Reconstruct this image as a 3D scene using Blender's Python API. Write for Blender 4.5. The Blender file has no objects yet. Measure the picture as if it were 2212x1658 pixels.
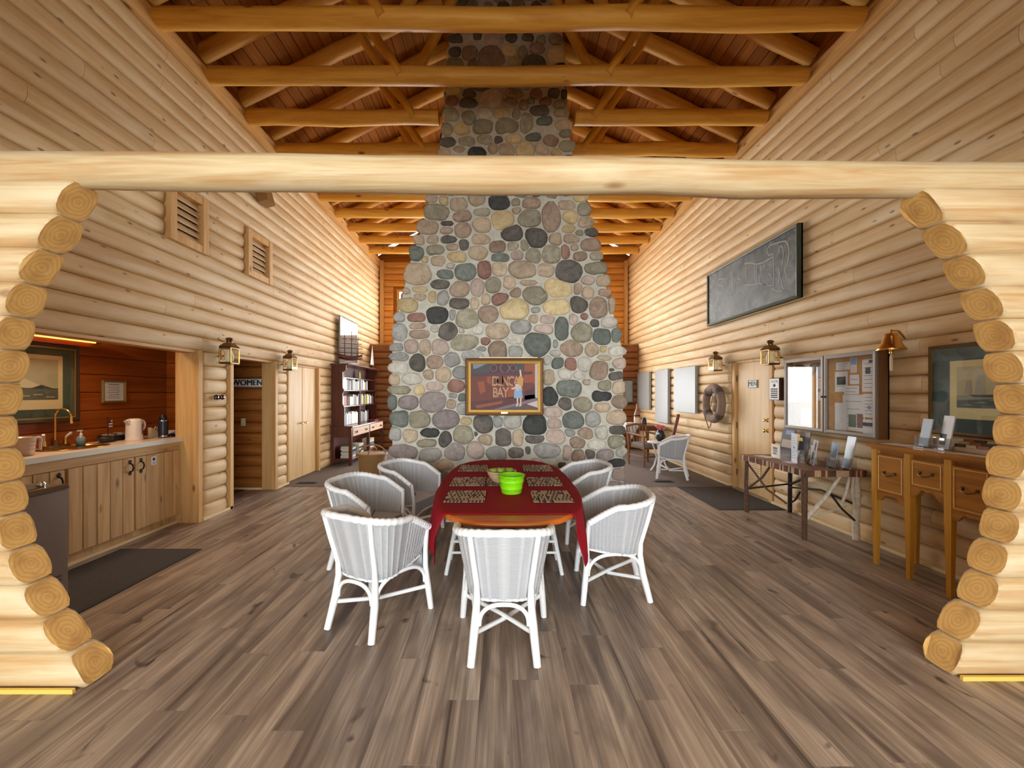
import bpy, bmesh, math, random
import numpy as np
from mathutils import Vector, Matrix
random.seed(7); np.random.seed(7)
PI = math.pi
SC = bpy.context.scene
COL = SC.collection
# ---------------------------------------------------------------- camera
FPX, CX, CY, CAMH = 850.0, 1081.0, 848.0, 1.52          # focal length and horizon of the photograph, in its pixels
cam_d = bpy.data.cameras.new('camera'); cam = bpy.data.objects.new('camera', cam_d); COL.objects.link(cam)
cam.location = (0, 0, CAMH); cam.rotation_euler = (PI/2, 0, 0)
cam_d.sensor_fit = 'HORIZONTAL'; cam_d.sensor_width = 36; cam_d.lens = FPX/2212*36
cam_d.shift_x = (1106-CX)/2212; cam_d.shift_y = (CY-829)/2212
cam_d.clip_start = 0.05; cam_d.clip_end = 200
SC.camera = cam
# ---------------------------------------------------------------- world, daylight, exposure
w = bpy.data.worlds.new('sky'); SC.world = w; w.use_nodes = True
bg = w.node_tree.nodes['Background']; bg.inputs[0].default_value = (0.80, 0.90, 1.0, 1); bg.inputs[1].default_value = 3.0
SC.view_settings.view_transform = 'Standard'; SC.view_settings.look = 'None'
SC.view_settings.gamma = 1; SC.view_settings.use_curve_mapping = False
SC.view_settings.exposure = 0.15
SC.cycles.use_denoising = True
SC.cycles.sample_clamp_indirect = 6
SC.cycles.max_bounces = 5; SC.cycles.diffuse_bounces = 4; SC.cycles.glossy_bounces = 2; SC.cycles.transmission_bounces = 3; SC.cycles.transparent_max_bounces = 8
SC.cycles.caustics_reflective = False; SC.cycles.caustics_refractive = False
SC.cycles.use_adaptive_sampling = True; SC.cycles.adaptive_threshold = .08; SC.cycles.adaptive_min_samples = 16; SC.cycles.use_light_tree = False
def area(name, loc, rot, sx, sy, power, col=(1, .96, .9)):
    d = bpy.data.lights.new(name, 'AREA'); d.shape = 'RECTANGLE'; d.size = sx; d.size_y = sy; d.energy = power; d.color = col
    o = bpy.data.objects.new(name, d); COL.objects.link(o); o.location = loc; o.rotation_euler = rot
    return o
# daylight entering the real window openings built below (front wall behind the viewer, back wall behind the chimney); the gable one is added fill
a_ = area('daylight_front', (0, -3.62, 1.5), (PI/2, 0, 0), 6.4, 2.2, 330, (.84, .93, 1)); a_.data.spread = 2.2
area('gable_fill', (.1, 1.16, 4.3), (PI/2, 0, 0), 4.0, 1.4, 20, (1, .95, .86))  # added fill light high in the gable, brightens the near truss chords
area('daylight_back_high', (-.1, 11.75, 3.85), (-PI/2, 0, 0), 5.8, 1.4, 310, (1, .97, .92))
area('daylight_back_low', (.07, 10.86, 1.4), (-PI/2, 0, 0), 5.6, 1.8, 240, (.97, .98, 1))

# ---------------------------------------------------------------- materials
def S(r, g, b):
    f = lambda c: (c/255/12.92) if c/255 <= .04045 else ((c/255+.055)/1.055)**2.4
    return (f(r), f(g), f(b), 1)
MATS = {}
def nt(name):
    m = bpy.data.materials.new(name); m.use_nodes = True
    n = m.node_tree.nodes; l = m.node_tree.links
    return m, n, l, n['Principled BSDF']
def plain(name, c, rough=.5, metal=0, bump=0, bscale=60, var=0, vscale=8, spec=.5, emit=None, emis=0, trans=0, rnd=0):
    if name in MATS: return MATS[name]
    m, n, l, p = nt(name)
    p.inputs['Base Color'].default_value = c; p.inputs['Roughness'].default_value = rough; p.inputs['Metallic'].default_value = metal
    p.inputs['Specular IOR Level'].default_value = spec
    if trans: p.inputs['Transmission Weight'].default_value = trans
    if emit: p.inputs['Emission Color'].default_value = emit; p.inputs['Emission Strength'].default_value = emis
    if bump or var or rnd:
        tc = n.new('ShaderNodeTexCoord')
    if var or rnd:
        no = n.new('ShaderNodeTexNoise'); no.inputs['Scale'].default_value = vscale; no.inputs['Detail'].default_value = 5
        l.new(tc.outputs['Object'], no.inputs['Vector'])
        hs = n.new('ShaderNodeHueSaturation'); hs.inputs['Color'].default_value = c
        mr = n.new('ShaderNodeMapRange'); mr.inputs[1].default_value = .3; mr.inputs[2].default_value = .7
        mr.inputs[3].default_value = 1-var; mr.inputs[4].default_value = 1+var
        l.new(no.outputs['Fac'], mr.inputs[0])
        if rnd:
            oi = n.new('ShaderNodeObjectInfo'); m2 = n.new('ShaderNodeMapRange'); m2.inputs[3].default_value = 1-rnd; m2.inputs[4].default_value = 1+rnd
            l.new(oi.outputs['Random'], m2.inputs[0]); mu = n.new('ShaderNodeMath'); mu.operation = 'MULTIPLY'
            l.new(mr.outputs[0], mu.inputs[0]); l.new(m2.outputs[0], mu.inputs[1]); l.new(mu.outputs[0], hs.inputs['Value'])
        else: l.new(mr.outputs[0], hs.inputs['Value'])
        l.new(hs.outputs[0], p.inputs['Base Color'])
    if bump:
        nb = n.new('ShaderNodeTexNoise'); nb.inputs['Scale'].default_value = bscale; nb.inputs['Detail'].default_value = 4
        l.new(tc.outputs['Object'], nb.inputs['Vector'])
        b = n.new('ShaderNodeBump'); b.inputs['Strength'].default_value = bump; b.inputs['Distance'].default_value = .01
        l.new(nb.outputs['Fac'], b.inputs['Height']); l.new(b.outputs[0], p.inputs['Normal'])
    MATS[name] = m; return m
def wood(name, c1, c2, axis='y', fine=26, knots=.0, kscale=2.2, rough=.55, rnd=.12, bump=.25, cdark=None, blotch=.0, cblotch=None, spec=.35, long=1.0, kcol=None):
    """sawn or peeled timber: grain stretched along one axis, knots, every piece its own tone"""
    if name in MATS: return MATS[name]
    m, n, l, p = nt(name)
    p.inputs['Roughness'].default_value = rough; p.inputs['Specular IOR Level'].default_value = spec
    tc = n.new('ShaderNodeTexCoord'); oi = n.new('ShaderNodeObjectInfo')
    mul = n.new('ShaderNodeMath'); mul.operation = 'MULTIPLY'; mul.inputs[1].default_value = 57.0; l.new(oi.outputs['Random'], mul.inputs[0])
    add = n.new('ShaderNodeVectorMath'); add.operation = 'ADD'; l.new(tc.outputs['Object'], add.inputs[0]); l.new(mul.outputs[0], add.inputs[1])
    def mapped(a, b):
        mp = n.new('ShaderNodeMapping'); s = [b, b, b]; s['xyz'.index(axis)] = a; mp.inputs['Scale'].default_value = s
        l.new(add.outputs[0], mp.inputs['Vector']); return mp
    mp = mapped(.9*long, fine)
    n1 = n.new('ShaderNodeTexNoise'); n1.inputs['Scale'].default_value = 1; n1.inputs['Detail'].default_value = 4; n1.inputs['Roughness'].default_value = .6; n1.inputs['Distortion'].default_value = .6
    l.new(mp.outputs[0], n1.inputs['Vector'])
    mx = n.new('ShaderNodeMix'); mx.data_type = 'RGBA'; mx.inputs[6].default_value = c1; mx.inputs[7].default_value = c2
    r1 = n.new('ShaderNodeMapRange'); r1.inputs[1].default_value = .35; r1.inputs[2].default_value = .65; l.new(n1.outputs['Fac'], r1.inputs[0]); l.new(r1.outputs[0], mx.inputs[0])
    out = mx.outputs[2]
    if blotch:
        mb = mapped(.8, 3.5); n2 = n.new('ShaderNodeTexNoise'); n2.inputs['Scale'].default_value = 1.6; n2.inputs['Detail'].default_value = 3; l.new(mb.outputs[0], n2.inputs['Vector'])
        r2 = n.new('ShaderNodeMapRange'); r2.inputs[1].default_value = .48; r2.inputs[2].default_value = .68; r2.inputs[4].default_value = blotch; l.new(n2.outputs['Fac'], r2.inputs[0])
        m2 = n.new('ShaderNodeMix'); m2.data_type = 'RGBA'; m2.inputs[7].default_value = cblotch or c2; l.new(out, m2.inputs[6]); l.new(r2.outputs[0], m2.inputs[0]); out = m2.outputs[2]
    if knots:
        mk = mapped(kscale, kscale*2.6)
        vo = n.new('ShaderNodeTexVoronoi'); vo.inputs['Scale'].default_value = 1; vo.inputs['Randomness'].default_value = 1; l.new(mk.outputs[0], vo.inputs['Vector'])
        r3 = n.new('ShaderNodeMapRange'); r3.inputs[1].default_value = knots; r3.inputs[2].default_value = knots*.45; r3.inputs[3].default_value = 0; r3.inputs[4].default_value = .85
        l.new(vo.outputs['Distance'], r3.inputs[0])
        m3 = n.new('ShaderNodeMix'); m3.data_type = 'RGBA'; m3.inputs[7].default_value = kcol or cdark or (c2[0]*.25, c2[1]*.2, c2[2]*.15, 1)
        l.new(out, m3.inputs[6]); l.new(r3.outputs[0], m3.inputs[0]); out = m3.outputs[2]
    hs = n.new('ShaderNodeHueSaturation'); r4 = n.new('ShaderNodeMapRange'); r4.inputs[3].default_value = 1-rnd; r4.inputs[4].default_value = 1+rnd
    l.new(oi.outputs['Random'], r4.inputs[0]); l.new(r4.outputs[0], hs.inputs['Value']); l.new(out, hs.inputs['Color']); l.new(hs.outputs[0], p.inputs['Base Color'])
    if bump:
        b = n.new('ShaderNodeBump'); b.inputs['Strength'].default_value = bump; b.inputs['Distance'].default_value = .006
        l.new(n1.outputs['Fac'], b.inputs['Height']); l.new(b.outputs[0], p.inputs['Normal'])
    MATS[name] = m; return m
def floorwood(name):
    m, n, l, p = nt(name); p.inputs['Roughness'].default_value = .38; p.inputs['Specular IOR Level'].default_value = .45
    tc = n.new('ShaderNodeTexCoord'); oi = n.new('ShaderNodeObjectInfo'); geo = n.new('ShaderNodeNewGeometry')
    mul = n.new('ShaderNodeMath'); mul.operation = 'MULTIPLY'; mul.inputs[1].default_value = 173.0; l.new(oi.outputs['Random'], mul.inputs[0])
    add = n.new('ShaderNodeVectorMath'); add.operation = 'ADD'; l.new(geo.outputs['Position'], add.inputs[0]); l.new(mul.outputs[0], add.inputs[1])
    def noise(sx, sy, det, dist, lo, hi):
        mp = n.new('ShaderNodeMapping'); mp.inputs['Scale'].default_value = (sx, sy, 1); l.new(add.outputs[0], mp.inputs['Vector'])
        t = n.new('ShaderNodeTexNoise'); t.inputs['Scale'].default_value = 1; t.inputs['Detail'].default_value = det; t.inputs['Distortion'].default_value = dist; l.new(mp.outputs[0], t.inputs['Vector'])
        r = n.new('ShaderNodeMapRange'); r.inputs[1].default_value = lo; r.inputs[2].default_value = hi; l.new(t.outputs['Fac'], r.inputs[0]); return r.outputs[0]
    def mix(fac, a, b):
        x = n.new('ShaderNodeMix'); x.data_type = 'RGBA'; l.new(fac, x.inputs[0])
        (l.new(a, x.inputs[6]) if not isinstance(a, tuple) else setattr(x.inputs[6], 'default_value', a)); x.inputs[7].default_value = b; return x.outputs[2]
    c = mix(noise(75, 2.2, 3, .4, .3, .7), S(190, 169, 149), S(152, 131, 115))
    c = mix(noise(9, .55, 4, 1.2, .42, .70), c, S(92, 76, 67))
    c = mix(noise(4.5, 1.7, 3, 1.0, .5, .8), c, S(112, 95, 84))
    c = mix(noise(7, 4.6, 2, .8, .68, .76), c, S(70, 56, 48))
    hs = n.new('ShaderNodeHueSaturation'); r4 = n.new('ShaderNodeMapRange'); r4.inputs[3].default_value = .86; r4.inputs[4].default_value = 1.1; l.new(oi.outputs['Random'], r4.inputs[0]); l.new(r4.outputs[0], hs.inputs['Value']); l.new(c, hs.inputs['Color']); l.new(hs.outputs[0], p.inputs['Base Color'])
    return m
def rock(name, c, c2):
    if name in MATS: return MATS[name]
    m, n, l, p = nt(name); p.inputs['Roughness'].default_value = .8; p.inputs['Specular IOR Level'].default_value = .25
    tc = n.new('ShaderNodeTexCoord'); oi = n.new('ShaderNodeObjectInfo')
    mul = n.new('ShaderNodeMath'); mul.operation = 'MULTIPLY'; mul.inputs[1].default_value = 91.0; l.new(oi.outputs['Random'], mul.inputs[0])
    add = n.new('ShaderNodeVectorMath'); add.operation = 'ADD'; l.new(tc.outputs['Object'], add.inputs[0]); l.new(mul.outputs[0], add.inputs[1])
    n1 = n.new('ShaderNodeTexNoise'); n1.inputs['Scale'].default_value = 9; n1.inputs['Detail'].default_value = 7; n1.inputs['Roughness'].default_value = .68; n1.inputs['Distortion'].default_value = 1.0
    l.new(add.outputs[0], n1.inputs['Vector'])
    r = n.new('ShaderNodeMapRange'); r.inputs[1].default_value = .36; r.inputs[2].default_value = .66; l.new(n1.outputs['Fac'], r.inputs[0])
    mx = n.new('ShaderNodeMix'); mx.data_type = 'RGBA'; mx.inputs[6].default_value = c; mx.inputs[7].default_value = c2; l.new(r.outputs[0], mx.inputs[0])
    n2 = n.new('ShaderNodeTexNoise'); n2.inputs['Scale'].default_value = 70; n2.inputs['Detail'].default_value = 3; l.new(add.outputs[0], n2.inputs['Vector'])
    hs = n.new('ShaderNodeHueSaturation'); l.new(mx.outputs[2], hs.inputs['Color'])
    r2 = n.new('ShaderNodeMapRange'); r2.inputs[1].default_value = .3; r2.inputs[2].default_value = .7; r2.inputs[3].default_value = .90; r2.inputs[4].default_value = 1.10; l.new(n2.outputs['Fac'], r2.inputs[0])
    r4 = n.new('ShaderNodeMapRange'); r4.inputs[3].default_value = .82; r4.inputs[4].default_value = 1.18; l.new(oi.outputs['Random'], r4.inputs[0])
    mu = n.new('ShaderNodeMath'); mu.operation = 'MULTIPLY'; l.new(r2.outputs[0], mu.inputs[0]); l.new(r4.outputs[0], mu.inputs[1]); l.new(mu.outputs[0], hs.inputs['Value'])
    l.new(hs.outputs[0], p.inputs['Base Color'])
    b = n.new('ShaderNodeBump'); b.inputs['Strength'].default_value = .5; b.inputs['Distance'].default_value = .012; l.new(n1.outputs['Fac'], b.inputs['Height']); l.new(b.outputs[0], p.inputs['Normal'])
    MATS[name] = m; return m
def pane(name, tint=(1, 1, 1, 1), refl=.08):
    if name in MATS: return MATS[name]
    m, n, l, p = nt(name); n.remove(p)
    t = n.new('ShaderNodeBsdfTransparent'); t.inputs[0].default_value = tint
    g = n.new('ShaderNodeBsdfGlossy'); g.inputs['Roughness'].default_value = .02
    mx = n.new('ShaderNodeMixShader'); mx.inputs[0].default_value = refl
    l.new(t.outputs[0], mx.inputs[1]); l.new(g.outputs[0], mx.inputs[2]); l.new(mx.outputs[0], n['Material Output'].inputs[0])
    MATS[name] = m; return m
def weave(name, c, scale=170, rough=.55, rib=False):
    if name in MATS: return MATS[name]
    m, n, l, p = nt(name); p.inputs['Base Color'].default_value = c; p.inputs['Roughness'].default_value = rough
    tc = n.new('ShaderNodeTexCoord'); wv = n.new('ShaderNodeTexWave'); wv.bands_direction = 'Z'; wv.inputs['Scale'].default_value = scale/6.28; wv.inputs['Distortion'].default_value = .6; wv.inputs['Detail Scale'].default_value = 8
    l.new(tc.outputs['Object'], wv.inputs['Vector'])
    if rib:
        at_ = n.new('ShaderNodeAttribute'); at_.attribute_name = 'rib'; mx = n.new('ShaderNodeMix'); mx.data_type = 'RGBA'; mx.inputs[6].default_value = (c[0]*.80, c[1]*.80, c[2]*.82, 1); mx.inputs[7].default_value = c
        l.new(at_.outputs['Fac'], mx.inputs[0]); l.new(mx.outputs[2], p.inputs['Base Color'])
    b = n.new('ShaderNodeBump'); b.inputs['Strength'].default_value = .8; b.inputs['Distance'].default_value = .006; l.new(wv.outputs['Fac'], b.inputs['Height']); l.new(b.outputs[0], p.inputs['Normal'])
    MATS[name] = m; return m
# timber tones: the peeled pine of the walls, the piers near the viewer, the varnished roof, the stained nook
def wallwood(ax): return wood('pine_wall_'+ax, S(222, 192, 146), S(206, 168, 118), ax, 20, knots=.13, kscale=3.6, blotch=.6, cblotch=S(234, 212, 174), rnd=.05, kcol=S(128, 88, 54))
def pierwood(ax): return wood('pine_pier_'+ax, S(218, 194, 150), S(194, 150, 98), ax, 22, knots=.11, kscale=1.3, rnd=.04, blotch=.6, cblotch=S(226, 206, 168), kcol=S(150, 100, 56))
def roofwood(ax): return wood('pine_roof_'+ax, S(170, 108, 42), S(140, 82, 28), ax, 18, knots=.12, kscale=1.4, rnd=.14, kcol=S(70, 34, 12), bump=.15, spec=.12, rough=.75)
def trusswood(ax): return wood('pine_truss_'+ax, S(234, 180, 82), S(208, 146, 54), ax, 14, knots=.11, kscale=1.6, rnd=.06, kcol=S(104, 56, 22), rough=.42)
def nookwood(ax): return wood('stained_pine_'+ax, S(166, 86, 26), S(140, 64, 16), ax, 20, knots=.12, kscale=1.5, rnd=.08, rough=.4, kcol=S(80, 30, 8), bump=.1)
def cabwood(ax): return wood('cabinet_pine_'+ax, S(214, 176, 124), S(184, 142, 92), ax, 16, knots=.14, kscale=2.0, rnd=.08, kcol=S(110, 66, 34), bump=.1)
def trimwood(ax): return wood('pine_trim_'+ax, S(222, 180, 120), S(200, 150, 88), ax, 20, knots=.10, kscale=1.6, rnd=.05, kcol=S(120, 74, 36), bump=.1)
def rings(name, c1, c2, cd):
    m, n, l, p = nt(name); p.inputs['Roughness'].default_value = .7; p.inputs['Specular IOR Level'].default_value = .2
    tc = n.new('ShaderNodeTexCoord'); oi = n.new('ShaderNodeObjectInfo')
    wv = n.new('ShaderNodeTexWave'); wv.wave_type = 'RINGS'; wv.rings_direction = 'X'; wv.inputs['Scale'].default_value = 16; wv.inputs['Distortion'].default_value = 5; wv.inputs['Detail'].default_value = 3; wv.inputs['Detail Scale'].default_value = 1.2
    l.new(tc.outputs['Object'], wv.inputs['Vector']); l.new(oi.outputs['Random'], wv.inputs['Phase Offset'])
    mx = n.new('ShaderNodeMix'); mx.data_type = 'RGBA'; mx.inputs[6].default_value = c1; mx.inputs[7].default_value = c2; l.new(wv.outputs['Fac'], mx.inputs[0])
    mp = n.new('ShaderNodeVectorMath'); mp.operation = 'ADD'; l.new(tc.outputs['Object'], mp.inputs[0]); l.new(oi.outputs['Random'], mp.inputs[1])
    no = n.new('ShaderNodeTexNoise'); no.inputs['Scale'].default_value = 9; no.inputs['Detail'].default_value = 4; l.new(mp.outputs[0], no.inputs['Vector'])
    r = n.new('ShaderNodeMapRange'); r.inputs[1].default_value = .45; r.inputs[2].default_value = .75; r.inputs[4].default_value = .7; l.new(no.outputs['Fac'], r.inputs[0])
    m2 = n.new('ShaderNodeMix'); m2.data_type = 'RGBA'; m2.inputs[7].default_value = cd; l.new(mx.outputs[2], m2.inputs[6]); l.new(r.outputs[0], m2.inputs[0]); l.new(m2.outputs[2], p.inputs['Base Color']); return m
endgrain = rings('log_end_grain', S(228, 180, 108), S(216, 164, 92), S(178, 124, 66))
# ---------------------------------------------------------------- mesh helpers
class MB:
    def __init__(s): s.v = []; s.f = []; s.m = []; s.sm = []; s.mi = 0; s.smooth = False
    def add(s, vs, fs, smooth=None):
        o = len(s.v); s.v += [tuple(x) for x in vs]
        for f in fs: s.f.append([i+o for i in f]); s.m.append(s.mi); s.sm.append(s.smooth if smooth is None else smooth)
        return s
    def box(s, c, d, rz=0, taper=1.0):
        x, y, z = d[0]/2, d[1]/2, d[2]/2; vs = []
        for sz, t in ((-1, 1), (1, taper)):
            for sx, sy in ((-1, -1), (1, -1), (1, 1), (-1, 1)): vs.append(Vector((sx*x*t, sy*y*t, sz*z)))
        R = Matrix.Rotation(rz, 3, 'Z'); vs = [R @ q+Vector(c) for q in vs]
        return s.add(vs, [(3, 2, 1, 0), (4, 5, 6, 7), (0, 1, 5, 4), (1, 2, 6, 5), (2, 3, 7, 6), (3, 0, 4, 7)], False)
    def b2(s, x0, x1, y0, y1, z0, z1): return s.box(((x0+x1)/2, (y0+y1)/2, (z0+z1)/2), (x1-x0, y1-y0, z1-z0))
    def bev(s, c, d, b=.004, rz=0):
        """box with chamfered vertical and top edges"""
        x, y, z = d[0]/2, d[1]/2, d[2]/2; b = min(b, x*.9, y*.9, z*.9)
        def ring(i, zz): return [(-x+i, -y, zz), (x-i, -y, zz), (x, -y+i, zz), (x, y-i, zz), (x-i, y, zz), (-x+i, y, zz), (-x, y-i, zz), (-x, -y+i, zz)]
        def ring2(zz): return [(-x+b, -y+b, zz), (x-b, -y+b, zz), (x-b, -y+b, zz), (x-b, y-b, zz), (x-b, y-b, zz), (-x+b, y-b, zz), (-x+b, y-b, zz), (-x+b, -y+b, zz)]
        vs = ring(b, -z)+ring(b, z-b)
        top = [(-x+b, -y+b, z), (x-b, -y+b, z), (x-b, y-b, z), (-x+b, y-b, z)]
        R = Matrix.Rotation(rz, 3, 'Z'); C = Vector(c)
        vs = [R @ Vector(q)+C for q in vs+top]
        fs = [tuple(range(7, -1, -1))]+[(i, (i+1) % 8, 8+(i+1) % 8, 8+i) for i in range(8)]
        fs += [(8, 9, 17, 16), (9, 10, 17), (10, 11, 18, 17), (11, 12, 18), (12, 13, 19, 18), (13, 14, 19), (14, 15, 16, 19), (15, 8, 16), (16, 17, 18, 19)]
        return s.add(vs, fs, False)
    def tube(s, pts, r, n=10, cap=True, smooth=True, jit=0):
        pts = [Vector(p) for p in pts]; k = len(pts); rs = list(r) if isinstance(r, (list, tuple)) else [r]*k
        rs += [rs[-1]]*(k-len(rs))
        t0 = (pts[1]-pts[0]).normalized(); up = Vector((0, 0, 1)) if abs(t0.z) < .9 else Vector((1, 0, 0))
        u = t0.cross(up).normalized(); vs = []; fs = []
        for i, p in enumerate(pts):
            t = (pts[min(i+1, k-1)]-pts[max(i-1, 0)]).normalized(); u = (u-t*u.dot(t)).normalized(); w_ = t.cross(u)
            for j in range(n):
                a = 2*PI*j/n; rr = rs[i]*(1+(random.uniform(-jit, jit) if jit else 0)); vs.append(p+u*math.cos(a)*rr+w_*math.sin(a)*rr)
        for i in range(k-1):
            for j in range(n): fs.append((i*n+j, i*n+(j+1) % n, (i+1)*n+(j+1) % n, (i+1)*n+j))
        s.add(vs, fs, smooth)
        if cap:
            s.caps(vs[:n], vs[-n:])
        return s
    def caps(s, a, b):
        s.add(list(a), [tuple(range(len(a)))[::-1]], False); s.add(list(b), [tuple(range(len(b)))], False)
    def lathe(s, prof, c=(0, 0, 0), n=20, sx=1, sy=1, smooth=True):
        vs = []; fs = []; k = len(prof)
        for r, z in prof:
            for j in range(n): a = 2*PI*j/n; vs.append((c[0]+r*sx*math.cos(a), c[1]+r*sy*math.sin(a), c[2]+z))
        for i in range(k-1):
            for j in range(n): fs.append((i*n+j, i*n+(j+1) % n, (i+1)*n+(j+1) % n, (i+1)*n+j))
        s.add(vs, fs, smooth); s.caps(vs[:n], vs[-n:])
        return s
    def prism(s, poly, axis, a, b):
        """polygon (2-D) extruded along an axis from a to b"""
        n = len(poly); mk = {'x': lambda p, t: (t, p[0], p[1]), 'y': lambda p, t: (p[0], t, p[1]), 'z': lambda p, t: (p[0], p[1], t)}[axis]
        vs = [mk(p, a) for p in poly]+[mk(p, b) for p in poly]
        return s.add(vs, [tuple(range(n))[::-1], tuple(range(n, 2*n))]+[(i, (i+1) % n, n+(i+1) % n, n+i) for i in range(n)], False)
    def ring(s, w_, h, t, d, y=0, zc=0, bevel=0):
        """rectangular picture-frame ring, front at y, depth d backwards (+y), width t"""
        W, H = w_/2, h/2; vs = []
        for (a, b, yy) in ((W, H, y+d), (W, H, y+bevel), (W-t*.35, H-t*.35, y), (W-t, H-t, y+bevel*.6), (W-t, H-t, y+d)):
            vs += [(-a, yy, zc-b), (a, yy, zc-b), (a, yy, zc+b), (-a, yy, zc+b)]
        fs = []
        for i in range(4):
            for j in range(4): fs.append((i*4+j, i*4+(j+1) % 4, (i+1)*4+(j+1) % 4, (i+1)*4+j))
        return s.add(vs, fs, False)
    def build(s, name, mat=None, parent=None, loc=None, rot=None, fix=True):
        me = bpy.data.meshes.new(name); me.from_pydata(s.v, [], s.f)
        for mm in (mat if isinstance(mat, (list, tuple)) else [mat]): me.materials.append(mm)
        me.polygons.foreach_set('material_index', s.m); me.polygons.foreach_set('use_smooth', s.sm)
        if fix:
            bm = bmesh.new(); bm.from_mesh(me); bmesh.ops.recalc_face_normals(bm, faces=bm.faces); bm.to_mesh(me); bm.free()
        o = bpy.data.objects.new(name, me); COL.objects.link(o)
        if parent: o.parent = parent
        if loc: o.location = loc
        if rot is not None: o.rotation_euler = rot if isinstance(rot, (tuple, list)) else (0, 0, rot)
        return o
def tag(o, label, cat=None, group=None):
    o['label'] = label
    if cat: o['category'] = cat
    if group: o['group'] = group
    return o
def thing(name, label, cat, loc=(0, 0, 0), rz=0, group=None):
    o = bpy.data.objects.new(name, None); COL.objects.link(o); o.location = loc; o.rotation_euler = (0, 0, rz); o.empty_display_size = .1
    return tag(o, label, cat, group)
def struct(o): o['kind'] = 'structure'; return o
def sroot(name, loc=(0, 0, 0), rz=0):
    o = bpy.data.objects.new(name, None); COL.objects.link(o); o.location = loc; o.rotation_euler = (0, 0, rz); return struct(o)
def dup(root, loc=None, rz=None, label=None, group=None):
    r = root.copy(); COL.objects.link(r)
    if loc is not None: r.location = loc
    if rz is not None: r.rotation_euler = (0, 0, rz)
    if label: r['label'] = label
    if group: r['group'] = group
    for ch in list(root.children):
        c = ch.copy(); COL.objects.link(c); c.parent = r
        for g in ch.children: d = g.copy(); COL.objects.link(d); d.parent = c
    return r
def share(src, name, parent, loc=(0, 0, 0), rot=(0, 0, 0), scale=(1, 1, 1)):
    o = bpy.data.objects.new(name, src.data); COL.objects.link(o); o.parent = parent; o.location = loc; o.rotation_euler = rot; o.scale = scale; return o
def text_mesh(mb, txt, size, cx, cz, y, mi, sx=1.0, bold=0, shear=0):
    """writing as a thin mesh on the x-z plane, facing -y"""
    cu = bpy.data.curves.new('t', 'FONT'); cu.body = txt; cu.size = size; cu.align_x = 'CENTER'; cu.align_y = 'CENTER'; cu.offset = bold; cu.shear = shear; cu.resolution_u = 3
    o = bpy.data.objects.new('t', cu); COL.objects.link(o); dg = bpy.context.evaluated_depsgraph_get(); dg.update()
    me = o.evaluated_get(dg).to_mesh()
    vs = [(v.co.x*sx+cx, y, v.co.y+cz) for v in me.vertices]; fs = [tuple(p.vertices) for p in me.polygons]
    old = mb.mi; mb.mi = mi; mb.add(vs, fs, False); mb.mi = old
    o.evaluated_get(dg).to_mesh_clear(); bpy.data.objects.remove(o); bpy.data.curves.remove(cu)
def poly(mb, pts, y, mi): old = mb.mi; mb.mi = mi; mb.add([(a, y, b) for a, b in pts], [tuple(range(len(pts)))], False); mb.mi = old
def rect(mb, x0, x1, z0, z1, y, mi): poly(mb, [(x0, z0), (x1, z0), (x1, z1), (x0, z1)], y, mi)
def flat(name, r, g, b, rough=.6): return plain(name, S(r, g, b), rough)
def arc(c, r, a0, a1, n): return [(c[0]+r*math.cos(a0+(a1-a0)*i/n), c[1]+r*math.sin(a0+(a1-a0)*i/n)) for i in range(n+1)]
def at(px, py, Y): return Vector(((px-CX)/FPX*Y, Y, CAMH-(py-CY)/FPX*Y))
# ================================================================ the building
XL, XR = -3.60, 3.80            # backing planes of the side walls; the half logs stand proud of them
HL = .168                       # one course of wall logs
NC = 32; WTOP = HL*NC           # 5.376
YF, YB, YB2 = -3.5, 10.72, 11.6 # front wall, low back wall, upper back wall
def half_log(parent, c, L, h, depth, rz, mat, r0=True, r1=True, name='log'):
    """half-round wall log: length along local y, round side to local +x"""
    n = 7; st = [(-L/2, .35 if r0 else 1)]
    if r0: st += [(-L/2+.018, .8), (-L/2+.05, 1)]
    k = max(1, int(L/.7))
    for i in range(1, k): st.append((-L/2+L*i/k, random.uniform(.95, 1.04)))
    if r1: st += [(L/2-.05, 1), (L/2-.018, .8)]
    st.append((L/2, .35 if r1 else 1)); st.sort()
    ang = [-PI/2+PI*j/n for j in range(n+1)]; vs = []; fs = []
    for y, d in st:
        for a in ang: vs.append((depth*d*max(0, math.cos(a))**.55, y, h/2*.995*math.sin(a)))
    m = n+1
    for i in range(len(st)-1):
        for j in range(n): fs.append((i*m+j, i*m+j+1, (i+1)*m+j+1, (i+1)*m+j))
    mb = MB(); mb.add(vs, fs, True); mb.caps(vs[:m], vs[-m:])
    return mb.build(name, mat, parent, c, rz)
def courses(parent, xplane, rz, y0, y1, z_from, ncs, cuts, h, depth, mat, along='y', maxlen=4.6):
    for k in range(ncs):
        z0 = z_from+k*h; iv = [(y0, y1, False, False)]
        for (a, b, za, zb) in cuts:
            if min(z0+h, zb)-max(z0, za) > h*.45:
                nv = []
                for (p, q, e0, e1) in iv:
                    if a > p+.01 and a < q: nv.append((p, a, e0, True))
                    if b < q-.01 and b > p: nv.append((b, q, True, e1))
                    if b <= p or a >= q: nv.append((p, q, e0, e1))
                iv = nv
        for (p, q, e0, e1) in iv:
            while q-p > .03:
                L = q-p
                if L > maxlen: L = random.uniform(2.2, maxlen-.4)
                last = (p+L >= q-.02); mid = p+L/2
                c = (xplane, mid, z0+h/2) if along == 'y' else (mid, xplane, z0+h/2)
                ends = (e0, e1 if last else False)
                if rz == PI: ends = ends[::-1]
                half_log(parent, c, L-.003, h, depth, rz, mat, *ends); e0 = False; p += L
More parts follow.
